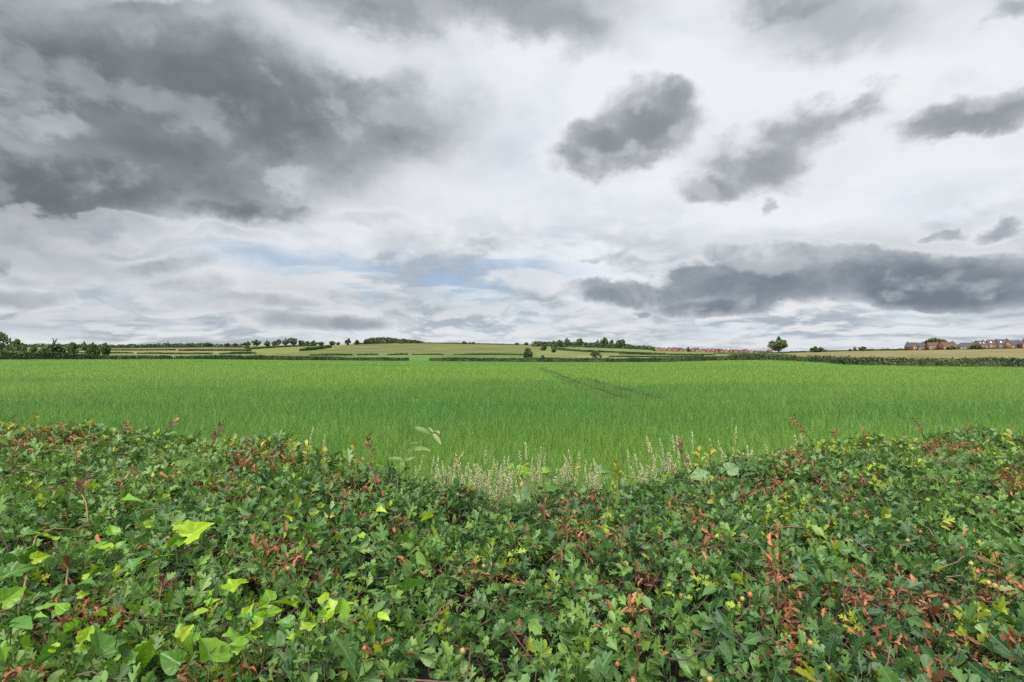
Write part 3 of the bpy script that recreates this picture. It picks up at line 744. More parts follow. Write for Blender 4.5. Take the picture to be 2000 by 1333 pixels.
for X, d, top, w, kind, seed, label, grp in TREES:
    nm = 'shrub' if 'shrub' in label else 'bush' if ('bush' in label.split(' with ')[0] and kind == 'bush') else 'tree'
    tree(X, d, top, w, kind, seed % 7 + 1, label, nm, grp, 'bush' if nm != 'tree' else 'tree')

# the dead-topped tree at the left: living bushy lower crown, bare limbs above
p = at(101, 205); d = 205; sc = d / FPX
root = empty('tree', tuple(p), label='dead-topped tree with bare forked limbs above a bushy green crown', cat='tree')
tr, cr = tree_proto('bush', 4)
o = obj('crown', cr, root); o.scale = (40 * sc, 36 * sc, up_to(673, d) - p[2])
mb = MB(); H = lambda row: up_to(row, d) - p[2]
for pts, r in (([(0, 702), (1, 685), (2, 672), (3.5, 666), (2, 661)], .42), ([(2, 678), (5, 671), (8, 665), (11, 662.6), (14, 662.8)], .32), ([(7, 667), (10, 668), (14, 672)], .12),
               ([(0, 684), (-9, 675), (-17, 671.6), (-25, 671)], .24), ([(-12, 673), (-14, 669.5)], .07), ([(3, 667), (5, 664)], .07)):
    t, f = tube([[a * sc, random.uniform(-.2, .2), H(b)] for a, b in pts], np.linspace(r, r * .3, len(pts)), 6); mb.add(t, f)
mb.build('trunk', M['bark'], root, True)

# woods that read as one mass
wood('treeline', 'hazy far tree line along the left skyline behind the tan field',
     [(X, random.uniform(850, 890), 674.2 - .018 * max(0, X - 250) + random.uniform(-1.8, 1.8), random.uniform(6, 10)) for X in list(range(-420, 100, 12)) + list(range(100, 400, 7))], 2.0, .40, .28)
wood('treeline', 'sparse low scrub along the skyline between the tan field and the grove',
     [(X, 880, 672.5 + random.uniform(-1, 1), 4) for X in range(408, 480, 8)], 1.6, .4, .25)
wood('wood', 'long dense wood capping the brown hill',
     [(X, random.uniform(880, 930), np.interp(X, [712, 730, 748, 790, 824], [663.2, 661, 659.6, 662.8, 667.2]) + random.uniform(-.6, 1), random.uniform(5, 8)) for X in range(716, 826, 4)], 1.7, .45, .32)
wood('wood', 'dense mixed wood on the right-hand skyline below the tall tree tops',
     [(X, random.uniform(830, 880), np.interp(X, [1010, 1045, 1100, 1200, 1240, 1290], [671.5, 667.5, 668.0, 671.0, 674.6, 679.5]) + random.uniform(-1, 1), random.uniform(5, 8)) for X in range(1042, 1282, 5)], 1.7, .45, .28)
wood('treeline', 'low scrub line on the skyline left of the brick houses',
     [(X, 690, 683.0 - .012 * (X - 1690) + random.uniform(-1, .6), 5) for X in range(1692, 1778, 6)] + [(1602, 665, 679, 7), (1612, 670, 683, 5)], 1.2, .5, .35)

# ------------------------------------------------------------------ houses
def brick_material():
    m, g = new_mat('red_brick')
    o = g.node('ShaderNodeTexCoord').outputs['Object']
    br = g.node('ShaderNodeTexBrick'); g.put(br.inputs['Vector'], g.vmath('MULTIPLY', o, (1, 1, 1)))
    br.inputs['Scale'].default_value = 4; br.inputs['Color1'].default_value = (.175, .060, .040, 1); br.inputs['Color2'].default_value = (.14, .050, .036, 1); br.inputs['Mortar'].default_value = (.24, .16, .12, 1)
    n = g.noise(o, .8, 4); c = g.mixc(1.0, br.outputs[0], g.comb(*[g.lin(n, .3, .7, .85, 1.15)] * 3), 'MULTIPLY')
    finish(g, principled(g, c, .9, .2)); return m
M['brick'] = brick_material()
M['buff_brick'] = plain_material('buff_brick', (.26, .15, .10), .9, .15, 1.2)
M['slate'] = plain_material('slate_roof', (.055, .056, .064), .75, .2, 2.0)
M['clay'] = plain_material('brown_tile_roof', (.095, .052, .042), .85, .2, 2.0)
M['white'] = plain_material('white_paint', (.72, .72, .70), .6, .05, 2)
M['glass'] = plain_material('window_glass', (.06, .07, .085), .12, .1, 1, .8)
M['door'] = plain_material('door_paint', (.10, .12, .16), .5, .1, 2)
BOXF = np.array([[0, 1, 3, 2], [4, 6, 7, 5], [0, 4, 5, 1], [2, 3, 7, 6], [0, 2, 6, 4], [1, 5, 7, 3]])
def box(c, s):
    c, s = np.array(c, float), np.array(s, float) / 2
    return np.array([[c[0] + i * s[0], c[1] + j * s[1], c[2] + k * s[2]] for i in (-1, 1) for j in (-1, 1) for k in (-1, 1)]), BOXF
def house(X, d, width_px, eaves, ridge, label, gable_front=False, wall='brick', roof='slate', hip=False, depth=8.0, yaw=0.0, group=None, parts=True, skylights=0, base=None):
    """ridge runs along local x; gable_front turns the gable to the viewer"""
    p = at(X, d)
    if base is not None: p[2] = up_to(base, d) - .3
    w = width_px / FPX * d; he = up_to(eaves, d) - p[2]; hr = up_to(ridge, d) - p[2]
    rt = empty('house', tuple(p), (R(90) if gable_front else 0) + R(yaw), label=label, cat='house', group=group)
    lx, ly = (depth, w) if gable_front else (w, depth)
    hx, hy = lx / 2, ly / 2
    mb = MB()
    gi = 0 if not hip else 0
    if hip:
        b, f = box((0, 0, he / 2), (lx, ly, he)); mb.add(b, f)
    else:
        V = np.array([[-hx, -hy, -.6], [hx, -hy, -.6], [hx, hy, -.6], [-hx, hy, -.6], [-hx, -hy, he], [hx, -hy, he], [hx, hy, he], [-hx, hy, he], [-hx, 0, hr - .12], [hx, 0, hr - .12]])
        mb.add(V, [np.array([[0, 1, 5, 4], [2, 3, 7, 6], [0, 3, 2, 1], [4, 5, 9, 8], [6, 7, 8, 9]]), np.array([[1, 2, 6, 9, 5], [3, 0, 4, 8, 7]])])
    mb.build('wall', M[wall], rt)
    e = .35; k = hx - min(hx * .8, hy) if hip else hx + e; sl = (hr - he) / hy
    mb = MB(); zo = he - e * sl
    for t in (0.16, 0.0):
        V = np.array([[-hx - e, -hy - e, zo + t], [hx + e, -hy - e, zo + t], [hx + e, hy + e, zo + t], [-hx - e, hy + e, zo + t], [-k, 0, hr + t], [k, 0, hr + t]])
        mb.add(V, [np.array([[0, 1, 5, 4], [2, 3, 4, 5]]), np.array([[1, 2, 5], [3, 0, 4]])] if hip else [np.array([[0, 1, 5, 4], [2, 3, 4, 5]])])
    V = []
    for t in (0.16, 0.0): V += [[-hx - e, -hy - e, zo + t], [hx + e, -hy - e, zo + t], [hx + e, hy + e, zo + t], [-hx - e, hy + e, zo + t]]
    mb.add(np.array(V), np.array([[0, 1, 5, 4], [2, 3, 7, 6]] + ([[1, 2, 6, 5], [3, 0, 4, 7]] if hip else [])))
    rf = mb.build('roof', M[roof], rt)
    if not parts: return rt
    mb = MB(); b, f = box((hx * .72, .0, hr + .35), (.9, .7, 1.5)); mb.add(b, f); b, f = box((hx * .72, .0, hr + 1.14), (1.02, .82, .14)); mb.add(b, f)
    for q in (-.2, .2):
        t, f = tube([[hx * .72 + q, 0, hr + 1.2], [hx * .72 + q, 0, hr + 1.55]], [.12, .1], 7); mb.add(t, f)
    mb.build('chimney', M[wall], rf)
    for q in range(skylights):
        mb = MB(); yy = -hy * .55; zz = he + (hr - he) * .45 + .22; xx = -hx * .45 + q * hx * .8
        V = np.array([[xx - .55, yy - .5, zz - .5 * sl], [xx + .55, yy - .5, zz - .5 * sl], [xx + .55, yy + .5, zz + .5 * sl], [xx - .55, yy + .5, zz + .5 * sl]])
        mb.add(V, np.array([[0, 1, 2, 3]])); mb.add(V - [0, 0, .1], np.array([[3, 2, 1, 0]])); mb.build('skylight', M['white'], rf)
    # windows on the side the viewer sees: local -y, or local -x when the gable faces the viewer
    span = ly if gable_front else lx; nw = max(2, int(span / 3.2))
    for row in (0, 1):
        zc = he * (.27 if row == 0 else .74)
        for q in range(nw):
            a = (q + .5) / nw * span - span / 2
            isdoor = row == 0 and q == nw // 2
            ww, hh = (1.0, 2.1) if isdoor else (1.25, 1.25); zq = 1.05 if isdoor else zc
            def bx(c, s):
                b, f = box(c, s)
                if gable_front: b = np.stack([b[:, 1] - hx, -b[:, 0], b[:, 2]], 1)
                else: b = b + np.array([0, -hy, 0])
                return b, f
            mb = MB()
            if isdoor:
                mb.add(*bx((a, -.03, zq), (ww, .1, hh))); mb.build('door', M['door'], rt)
            else:
                for c, s in (((a - ww / 2, -.05, zq), (.1, .14, hh)), ((a + ww / 2, -.05, zq), (.1, .14, hh)), ((a, -.05, zq + hh / 2), (ww + .1, .13, .1)), ((a, -.07, zq - hh / 2 - .02), (ww + .3, .22, .1)), ((a, -.05, zq), (.07, .12, hh))):
                    mb.add(*bx(c, s))
                wf = mb.build('window', M['white'], rt)
                mb = MB(); mb.add(*bx((a, -.01, zq), (ww - .06, .06, hh - .06))); mb.build('pane', M['glass'], wf)
    return rt
near_h = 'brick houses above the hay field'
house(1779, 575, 13, 678, 669.5, 'red brick gable end at the left end of the near house row', True, hip=False, group=near_h, depth=9, yaw=22, base=684)
house(1796, 582, 19, 677, 669.8, 'slate-roofed brick house adjoining the left gable end, windows facing the field', False, group=near_h, yaw=8, base=684)
house(1822, 566, 20, 675.5, 669.3, 'plain brick house half hidden in front of the big dark tree', False, roof='clay', group=near_h, depth=7, yaw=-10, base=683)
house(1850, 556, 30, 676, 668.3, 'wide brown-roofed brick house between the big dark tree and the hipped house', False, roof='clay', group=near_h, base=682.5, yaw=6)
house(1886, 552, 32, 677.5, 670.2, 'low brick house with a wide hipped slate roof', False, hip=True, group=near_h, base=682, yaw=-4)
house(1914, 562, 22, 674, 666.0, 'tall slate-roofed brick house behind the large garden bush', False, group=near_h, base=681.5, skylights=2, yaw=14)
house(1933, 575, 15, 675.0, 671.0, 'small low brick link building between two tall brick houses', False, group=near_h, depth=6, base=681.3)
house(1938, 572, 16, 673.0, 664.3, 'first of two narrow brick houses with white skylights', False, roof='clay', group=near_h, base=681, skylights=1, yaw=-20, depth=7.5)
house(1958, 566, 17, 673.0, 663.4, 'second narrow brick house with white skylights, right of its twin', False, roof='slate', group=near_h, base=681, skylights=1, yaw=-20, depth=7.5)
house(1980, 556, 28, 674.0, 665.5, 'long slate-roofed buff brick house near the right edge', False, wall='buff_brick', group=near_h, base=680.5, yaw=10)
house(2004, 545, 20, 673.0, 662.5, 'brick gable house cut by the right edge of the view', True, group=near_h, base=680, yaw=-16)
FARX = [(1287, 679, 9, 685.5), (1297, 679.2, 8, 686), (1307, 678.6, 9, 686), (1318, 678.8, 9, 686.3), (1329, 679.4, 8, 686.6), (1340, 681, 9, 687), (1352, 680.4, 8, 687), (1361, 679.8, 8, 687.4), (1374, 681.4, 8, 688),
        (1383, 680.6, 8, 688), (1391, 680.8, 7, 688), (1400, 681.4, 7, 688.4), (1408, 681.8, 7, 688.4), (1418, 682, 7, 688.6), (1427, 682.4, 6, 688.6), (1436, 683, 8, 688.8), (1446, 683.8, 8, 688.8), (1455, 682.6, 8, 688.8),
        (1466, 685, 9, 689), (1477, 685.2, 9, 689), (1489, 685.4, 9, 689), (1503, 683.4, 7, 689), (1546, 686, 9, 689.5), (1558, 686.2, 8, 689.5), (1569, 685.6, 9, 689.5)]
ords = 'first second third fourth fifth sixth seventh eighth ninth tenth eleventh twelfth thirteenth fourteenth fifteenth sixteenth seventeenth eighteenth nineteenth twentieth twenty-first twenty-second twenty-third twenty-fourth last'.split()
for i, (X, top, w, base) in enumerate(FARX):
    dd = 800 + 25 * (i % 3); gf = i % 4 in (1, 2)
    rf = ['clay', 'slate', 'clay'][i % 3]; wl = 'buff_brick' if i % 5 == 3 else 'brick'
    house(X, dd, w, top + (base - top) * .48, top, f"{ords[i]} house from the left in the far estate, {'gable facing' if gf else 'eaves facing'}, {'slate' if rf == 'slate' else 'red-brown'} roof",
          gf, wl, rf, group='houses of the distant red estate', parts=False, base=base + 1, yaw=(i * 37) % 30 - 15)
for X, top, w, s, lb in ((1344, 678.6, 8, 61, 'small tree among the far estate houses, right of the grey roofs'), (1277, 680.5, 8, 62, 'low tree between the right-hand wood and the first estate house')):
    tree(X, 790, top, w, 'round', s % 7 + 1, lb, base=688)

# church spire on the far left skyline
p = at(328, 900); rt = empty('church', tuple(p), label='tiny church tower and spire poking above the far left tree line', cat='church')
mb = MB(); b, f = box((0, 0, 4), (1.3, 1.3, 8.5)); mb.add(b, f); mb.build('tower', M['slate'], rt)
hs = up_to(665.8, 900) - p[2]
mb = MB(); mb.add(np.array([[-.75, -.75, 8.25], [.75, -.75, 8.25], [.75, .75, 8.25], [-.75, .75, 8.25], [0, 0, hs]]), [np.array([[0, 1, 4], [1, 2, 4], [2, 3, 4], [3, 0, 4]])]); mb.build('spire', M['slate'], rt)
# ------------------------------------------------------------------ the near hawthorn hedge
HX = np.array([-7, -3.9, -2.9, -1.56, -.98, -.62, -.33, 0, .21, .42, .90, 1.30, 1.70, 2.03, 2.55, 3.0, 4.2, 7])
HY = np.array([2.9, 2.9, 2.85, 2.60, 2.25, 2.05, 1.98, 2.0, 2.1, 2.15, 2.45, 2.6, 2.8, 2.9, 3.0, 3.0, 3.0, 3.0])
HZ = np.array([1.63, 1.63, 1.625, 1.55, 1.625, 1.60, 1.54, 1.435, 1.455, 1.45, 1.475, 1.49, 1.51, 1.525, 1.52, 1.50, 1.50, 1.50])
def hedge_far(x): return np.interp(x, HX, HY)
def hedge_top(x, y, bumps=True):
    x = np.asarray(x, float); y = np.asarray(y, float)
    f = hedge_far(x); t = np.clip((y - .85) / (f - .85), 0, 1); t = t * t * (3 - 2 * t)
    z = 1.445 + (np.interp(x, HX, HZ) - 1.445) * t
    over = np.maximum(y - f, 0); under = np.maximum(.55 - y, 0)
    z = z - 1.6 * over ** 1.3 - 2.5 * under ** 1.5
    if bumps: z = z + .075 * fbm(x * 2.6, y * 2.6, 41, 2) + .05 * vnoise(x * 9, y * 9, 43)
    return z
def on_hedge(X, Y):
    """where the line of sight through this photo pixel first meets the hedge top"""
    y = np.linspace(.5, 3.2, 600); x = (X - 1000) / FPX * y; z = up_to(Y, 1.0); z = CAM_Z + (z - CAM_Z) * y
    k = np.nonzero(z <= hedge_top(x, y, False))[0]
    i = k[0] if len(k) else np.argmin(np.abs(y - hedge_far(x)))
    return np.array([x[i], y[i], hedge_top(x[i], y[i])])
def seen_at(X, Y, d): return np.array([(X - 1000) / FPX * d, d, up_to(Y, d)])

# leaf outlines: half outline (x, y) from stalk to tip, mirrored; the fold runs along the midrib
def leaf_template(half, fold=.25, bend=.25, stalk=.28, ripple=0.0):
    half = np.array(half, float); k = len(half); ys = half[:, 1]
    mid_y = np.linspace(0, half[-1, 1], 5)
    def zc(x, y): return fold * np.abs(x) - bend * y ** 2 + ripple * np.sin(y * 9) * np.abs(x)
    mid = np.array([[0, y, zc(0, y)] for y in mid_y])
    rt = np.array([[x, y, zc(x, y)] for x, y in half[:-1]]); lf = rt * [-1, 1, 1]
    st = np.array([[-.018, 0, 0], [.018, 0, 0], [.012, -stalk, .04], [-.012, -stalk, .04]])
    V = np.concatenate([mid, rt, lf, st]); m = len(mid); r0, l0, s0 = m, m + len(rt), m + 2 * len(rt)
    FR = [*range(r0, r0 + len(rt)), m - 1, *range(m - 2, -1, -1)]
    FL = [*range(0, m), *range(l0 + len(rt) - 1, l0 - 1, -1)]
    return V, [np.array([FR, FL]), np.array([[s0, s0 + 1, s0 + 2, s0 + 3]])]
T_LOBED = leaf_template([(.03, .02), (.11, .20), (.30, .40), (.38, .54), (.29, .57), (.11, .49), (.12, .60), (.29, .82), (.24, .91), (.09, .80), (.07, .98), (0, 1.04)], .32, .26)
T_WIDE = leaf_template([(.04, .02), (.17, .24), (.35, .50), (.37, .66), (.26, .67), (.16, .62), (.24, .82), (.19, .93), (.09, .88), (.05, 1.0), (0, 1.03)], .38, .34)
T_OVAL = leaf_template([(.04, .02), (.14, .18), (.24, .40), (.30, .60), (.28, .78), (.18, .92), (.08, .99), (0, 1.0)], .35, .35)
T_SMALL = leaf_template([(.04, .02), (.18, .3), (.30, .58), (.20, .64), (.22, .86), (.08, .92), (0, 1.0)], .3, .2)
T_CURL = leaf_template([(.04, .02), (.12, .20), (.22, .40), (.12, .50), (.22, .72), (.12, .90), (0, 1.0)], 1.1, .55, ripple=.4)

DEAD = [(60, 850, 90, 26, .5), (25, 868, 40, 18, .8), (120, 862, 60, 16, .8), (505, 905, 55, 26, .75), (350, 930, 60, 20, .3), (545, 1085, 42, 34, .9), (90, 1078, 48, 16, .8), (160, 1205, 50, 26, .6), (225, 1215, 40, 20, .6), (650, 950, 30, 20, .5),
        (690, 965, 50, 26, .45), (440, 960, 60, 24, .3), (1105, 1000, 55, 30, .5), (1120, 1075, 40, 30, .5), (1200, 1062, 34, 22, .7), (1380, 1072, 36, 22, .8), (1150, 985, 40, 14, .5), (1515, 1125, 18, 70, .85), (1545, 1230, 34, 90, .85), (1700, 1170, 100, 46, .75), (1790, 1185, 70, 40, .7), (1860, 1285, 110, 46, .75),
        (1930, 1300, 60, 30, .7), (1960, 1150, 55, 36, .75), (1850, 885, 60, 18, .8), (1975, 938, 40, 20, .8), (1552, 905, 36, 22, .8), (1515, 958, 32, 22, .7), (1640, 960, 60, 30, .35), (1350, 1010, 40, 20, .5), (1430, 975, 60, 14, .5), (30, 1320, 60, 20, .6), (360, 1325, 20, 40, .6), (980, 1130, 40, 26, .5), (900, 1140, 20, 20, .5), (1250, 1200, 20, 40, .6), (1700, 1255, 60, 40, .7), (480, 1310, 26, 30, .5), (780, 1040, 40, 18, .5), (1830, 1200, 50, 26, .7), (1250, 1130, 26, 20, .5)]
LIME_P = [(1680, 875, 120, 18, .6), (1790, 872, 110, 16, .45), (1890, 880, 90, 20, .25), (1750, 920, 120, 22, .45), (1620, 905, 60, 24, .4), (70, 835, 70, 18, .55), (170, 852, 40, 16, .5), (330, 880, 90, 16, .5), (420, 875, 60, 14, .6), (580, 885, 70, 24, .6), (1540, 1010, 40, 30, .5), (1440, 1140, 60, 24, .4), (1420, 1290, 110, 30, .35),
          (1590, 1025, 60, 30, .3), (1150, 965, 80, 14, .35), (1030, 1060, 50, 30, .3), (690, 900, 40, 20, .5), (1930, 1230, 50, 40, .35), (1600, 1100, 60, 26, .3)]
def patch_weight(px, py, L):
    w = np.zeros(len(px))
    for X, Y, a, b, k in L: w = np.maximum(w, k * np.clip(1.6 - 1.1 * np.hypot((px - X) / a, (py - Y) / b), 0, 1))
    return np.minimum(w, 1)
def hedge_points(n, x0, x1, y0, y1, depth):
    x = rng.uniform(x0, x1, n); y = y0 + (y1 - y0) * rng.random(n)
    t = rng.exponential(depth, n)
    return x, y, np.minimum(t, .30)

hedge = empty('hedge', (0, 0, 0), label='broad hawthorn hedge with green, yellowing and withered brown leaves across the foreground', cat='hedge')
def rosettes():
    """short shoots, each with a rosette of leaves, through the outer layer of the hedge"""
    xs, ys, zs, ax = [], [], [], []
    # top surface; denser where the viewer can see in
    n = 74000
    x, y, t = hedge_points(n, -4.6, 4.6, .35, 3.25, .055)
    inview = np.abs(x) < 1.12 * y + .25
    keep = (y < hedge_far(x) + .12) & (inview | (rng.random(n) < .35))
    # leave small hollows
    keep &= rng.random(n) < np.clip(1.0 + 1.2 * fbm(x * 5, y * 5, 61, 2), .30, 1)
    x, y, t = x[keep], y[keep], t[keep]
    e = .02
    gxn = (hedge_top(x + e, y) - hedge_top(x - e, y)) / (2 * e); gyn = (hedge_top(x, y + e) - hedge_top(x, y - e)) / (2 * e)
    nrm = unit(np.stack([-np.clip(gxn, -1.2, 1.2), -np.clip(gyn, -1.2, 1.2), np.ones(len(x))], 1))
    P = [np.stack([x, y, hedge_top(x, y) - t - .02], 1)]; A = [unit(nrm + .75 * rng.normal(size=(len(x), 3)) * np.array([1, 1, .5]))]
    # upright sides, front and back
    for front in (True, False):
        n = 5200; x = rng.uniform(-4.6, 4.6, n); z = rng.uniform(.15, 1.42, n)
        yy = np.full(n, .40) if front else hedge_far(x) + .10
        yy = yy + (1 if front else -1) * rng.exponential(.06, n) + .06 * fbm(x * 2, z * 2, 71)
        P.append(np.stack([x, yy, z], 1)); A.append(unit(np.array([0, -1 if front else 1, .35]) + .7 * rng.normal(size=(n, 3))))
    return np.concatenate(P), np.concatenate(A)
RP, RA = rosettes()
def leaf_layer():
    n = len(RP); k = rng.integers(4, 9, n)
    idx = np.repeat(np.arange(n), k); m = len(idx); j = np.arange(m) - np.repeat(np.cumsum(k) - k, k)
    a, b = frames(RA); ph = j * 2.4 + np.repeat(rng.uniform(0, 6.28, n), k) + .3 * rng.normal(size=m)
    axis = RA[idx]; r = a[idx] * np.cos(ph)[:, None] + b[idx] * np.sin(ph)[:, None]
    th = np.clip(rng.normal(1.12, .28, m) - .10 * j, .3, 1.75)
    L = unit(np.cos(th)[:, None] * axis + np.sin(th)[:, None] * r + .12 * rng.normal(size=(m, 3)))
    N = unit(np.sin(th)[:, None] * axis - np.cos(th)[:, None] * r); W = unit(np.cross(L, N)); roll = .35 * rng.normal(size=m)[:, None]
    W, N = W * np.cos(roll) + N * np.sin(roll), N * np.cos(roll) - W * np.sin(roll)
    S = rng.lognormal(math.log(.0236), .26, m) * np.repeat(rng.uniform(.8, 1.2, n), k)
    P = RP[idx] + axis * (.006 * j[:, None] - .015) + L * (.25 * S)[:, None]
    # where each leaf stands decides its colour: ripe green, young yellow-green or withered
    px, py = 1000 + FPX * P[:, 0] / np.maximum(P[:, 1], .3), HOR - (P[:, 2] - CAM_Z) / np.maximum(P[:, 1], .3) * 1000
    rpx, rpy = px, py
    dead = rng.random(m) < .026 + .42 * patch_weight(px, py, DEAD)
    # a withered shoot withers whole
    dshoot = rng.random(n) < .012 + .52 * patch_weight(1000 + FPX * RP[:, 0] / np.maximum(RP[:, 1], .3), HOR - (RP[:, 2] - CAM_Z) / np.maximum(RP[:, 1], .3) * 1000, DEAD)
    dead |= dshoot[idx]
    young_r = rng.random(n) < .065 + .55 * patch_weight(1000 + FPX * RP[:, 0] / np.maximum(RP[:, 1], .3), HOR - (RP[:, 2] - CAM_Z) / np.maximum(RP[:, 1], .3) * 1000, LIME_P)
    red_r = rng.random(n) < .018
    tone = np.repeat(rng.normal(size=n), k) * .5 + fbm(P[:, 0] * 1.3, P[:, 1] * 1.3, 91, 3) * 1.6 + .35 * rng.normal(size=m)
    c0, c1, c2 = np.array([.026, .074, .028]), np.array([.072, .162, .042]), np.array([.145, .250, .050])
    tt = np.clip(.46 + .50 * tone, 0, 1)[:, None]
    C = np.where(tt < .5, c0 + (c1 - c0) * tt * 2, c1 + (c2 - c1) * (tt - .5) * 2)
    far_lift = np.clip((P[:, 1] - 1.5) / 1.5, 0, 1)[:, None] * .38     # leaves turn lighter and yellower towards the far half of the hedge
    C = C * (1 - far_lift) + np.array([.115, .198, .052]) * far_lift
    y_ = young_r[idx][:, None]; C = np.where(y_, np.array([.200, .290, .025]) * rng.uniform(.75, 1.25, (m, 1)) + np.array([.07, .0, .0]) * rng.random((m, 1)), C)
    r_ = red_r[idx][:, None]; C = np.where(r_, np.array([.20, .045, .035]) * rng.uniform(.6, 1.3, (m, 1)), C)
    D = np.array([.255, .105, .050]) * rng.uniform(.3, 1.35, (m, 1)) + np.array([.07, .050, .026]) * rng.random((m, 1))
    S = np.where(r_[:, 0], S * .6, S); S = np.where(y_[:, 0], S * .85, S)
    which = rng.choice(4, m, p=[.46, .26, .16, .12])
    mb, md = MB(), MB()
    for q, (tV, tF) in enumerate((T_LOBED, T_WIDE, T_OVAL, T_SMALL)):
        s = (which == q) & ~dead
        V, F = scatter(tV, tF, P[s], W[s], L[s], N[s], S[s])
        mb.add(V, F, np.repeat(C[s], len(tV), 0), np.tile(np.stack([tV[:, 0] + .5, tV[:, 1]], 1), (s.sum(), 1)))
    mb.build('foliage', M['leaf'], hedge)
    s = dead; tV, tF = T_CURL
    L2 = unit(L[s] + .5 * rng.normal(size=(s.sum(), 3))); N2 = unit(np.cross(np.cross(L2, N[s]), L2)); W2 = np.cross(L2, N2)
    V, F = scatter(tV, tF, P[s] + np.array([0, 0, .004]), W2, L2, N2, S[s] * .70)
    o = md; o.add(V, F, np.repeat(D[s], len(tV), 0), np.tile(np.stack([tV[:, 0] + .5, tV[:, 1]], 1), (s.sum(), 1)))
    tag(o.build('withered_foliage', M['dead'], hedge), 'withered orange-brown curled leaves in patches')
leaf_layer()
def twigs():
    mb = MB()
    # the shoots that carry the rosettes, three-sided, going down into the hedge
    s = rng.random(len(RP)) < .5; n = s.sum(); P = RP[s]; A = RA[s]
    a, b = frames(A); ang = np.array([0, 2.09, 4.19])
    ln = rng.uniform(.05, .14, n); r0 = rng.uniform(.0012, .0026, n)
    bend = unit(A + .35 * rng.normal(size=A.shape))
    rings = []
    for pos, rr in ((P + A * .012, r0 * .6), (P - A * (ln * .5)[:, None], r0), (P - (A * .5 + bend * .5) * ln[:, None], r0 * 1.2)):
        rings.append(pos[:, None] + rr[:, None, None] * (np.cos(ang)[None, :, None] * a[:, None] + np.sin(ang)[None, :, None] * b[:, None]))
    V = np.concatenate(rings, 1).reshape(-1, 3); i = (np.arange(n) * 9)[:, None]
    F = np.concatenate([i + np.array([[q + j, q + (j + 1) % 3, q + 3 + (j + 1) % 3, q + 3 + j]]) for q in (0, 3) for j in range(3)])
    col = np.where((rng.random(n) < .5)[:, None], np.array([.115, .060, .050]), np.array([.09, .075, .055])) * rng.uniform(.7, 1.3, (n, 1))
    mb.add(V, F, np.repeat(col, 9, 0))
    # longer crossing twigs lying in the surface
    for _ in range(260):
        x = rng.uniform(-2.9, 2.9); y = rng.uniform(.7, 2.8)
        if abs(x) > 1.1 * y or y > hedge_far(x): continue
        q = rng.uniform(0, 6.28); l = rng.uniform(.05, .12); dxy = np.array([math.cos(q), math.sin(q)])
        pts = []
        for u in (-.5, -.15, .2, .5):
            xx, yy = x + dxy[0] * l * u, y + dxy[1] * l * u; pts.append([xx, yy, hedge_top(xx, yy) + .004 + (.5 + u) * rng.uniform(-.01, .03)])
        t, f = tube(pts, np.linspace(.0022, .0011, 4), 4); mb.add(t, f, np.array([.105, .062, .047]) * rng.uniform(.5, 1.4))
    mb.build('twigs', M['twig'], hedge)
twigs()
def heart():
    """dark core added to block light; inner shade is in its colour"""
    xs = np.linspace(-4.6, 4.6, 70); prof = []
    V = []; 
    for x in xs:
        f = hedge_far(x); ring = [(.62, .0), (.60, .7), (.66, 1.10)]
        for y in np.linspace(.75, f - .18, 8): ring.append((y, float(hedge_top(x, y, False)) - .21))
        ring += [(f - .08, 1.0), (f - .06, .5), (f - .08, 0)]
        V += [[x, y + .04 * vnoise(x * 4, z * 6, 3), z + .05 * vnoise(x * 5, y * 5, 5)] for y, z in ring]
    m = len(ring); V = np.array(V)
    o = obj('inner_core', make_data('hedge_inner_core', V, [grid_faces(len(xs), m)], M['core'], smooth=True), hedge)
heart()
def hedge_stems():
    mb = MB()
    for _ in range(46):
        x = rng.uniform(-4.4, 4.4); f = float(hedge_far(x)); y = rng.choice([.55, f - .02]) ; 
        t, fc = tube([[x, y, -.2], [x + rng.uniform(-.1, .1), y + rng.uniform(-.04, .04), .5], [x + rng.uniform(-.2, .2), y, 1.15]], [.022, .016, .008], 5); mb.add(t, fc, (.09, .07, .055))
    mb.build('stems', M['twig'], hedge)
hedge_stems()

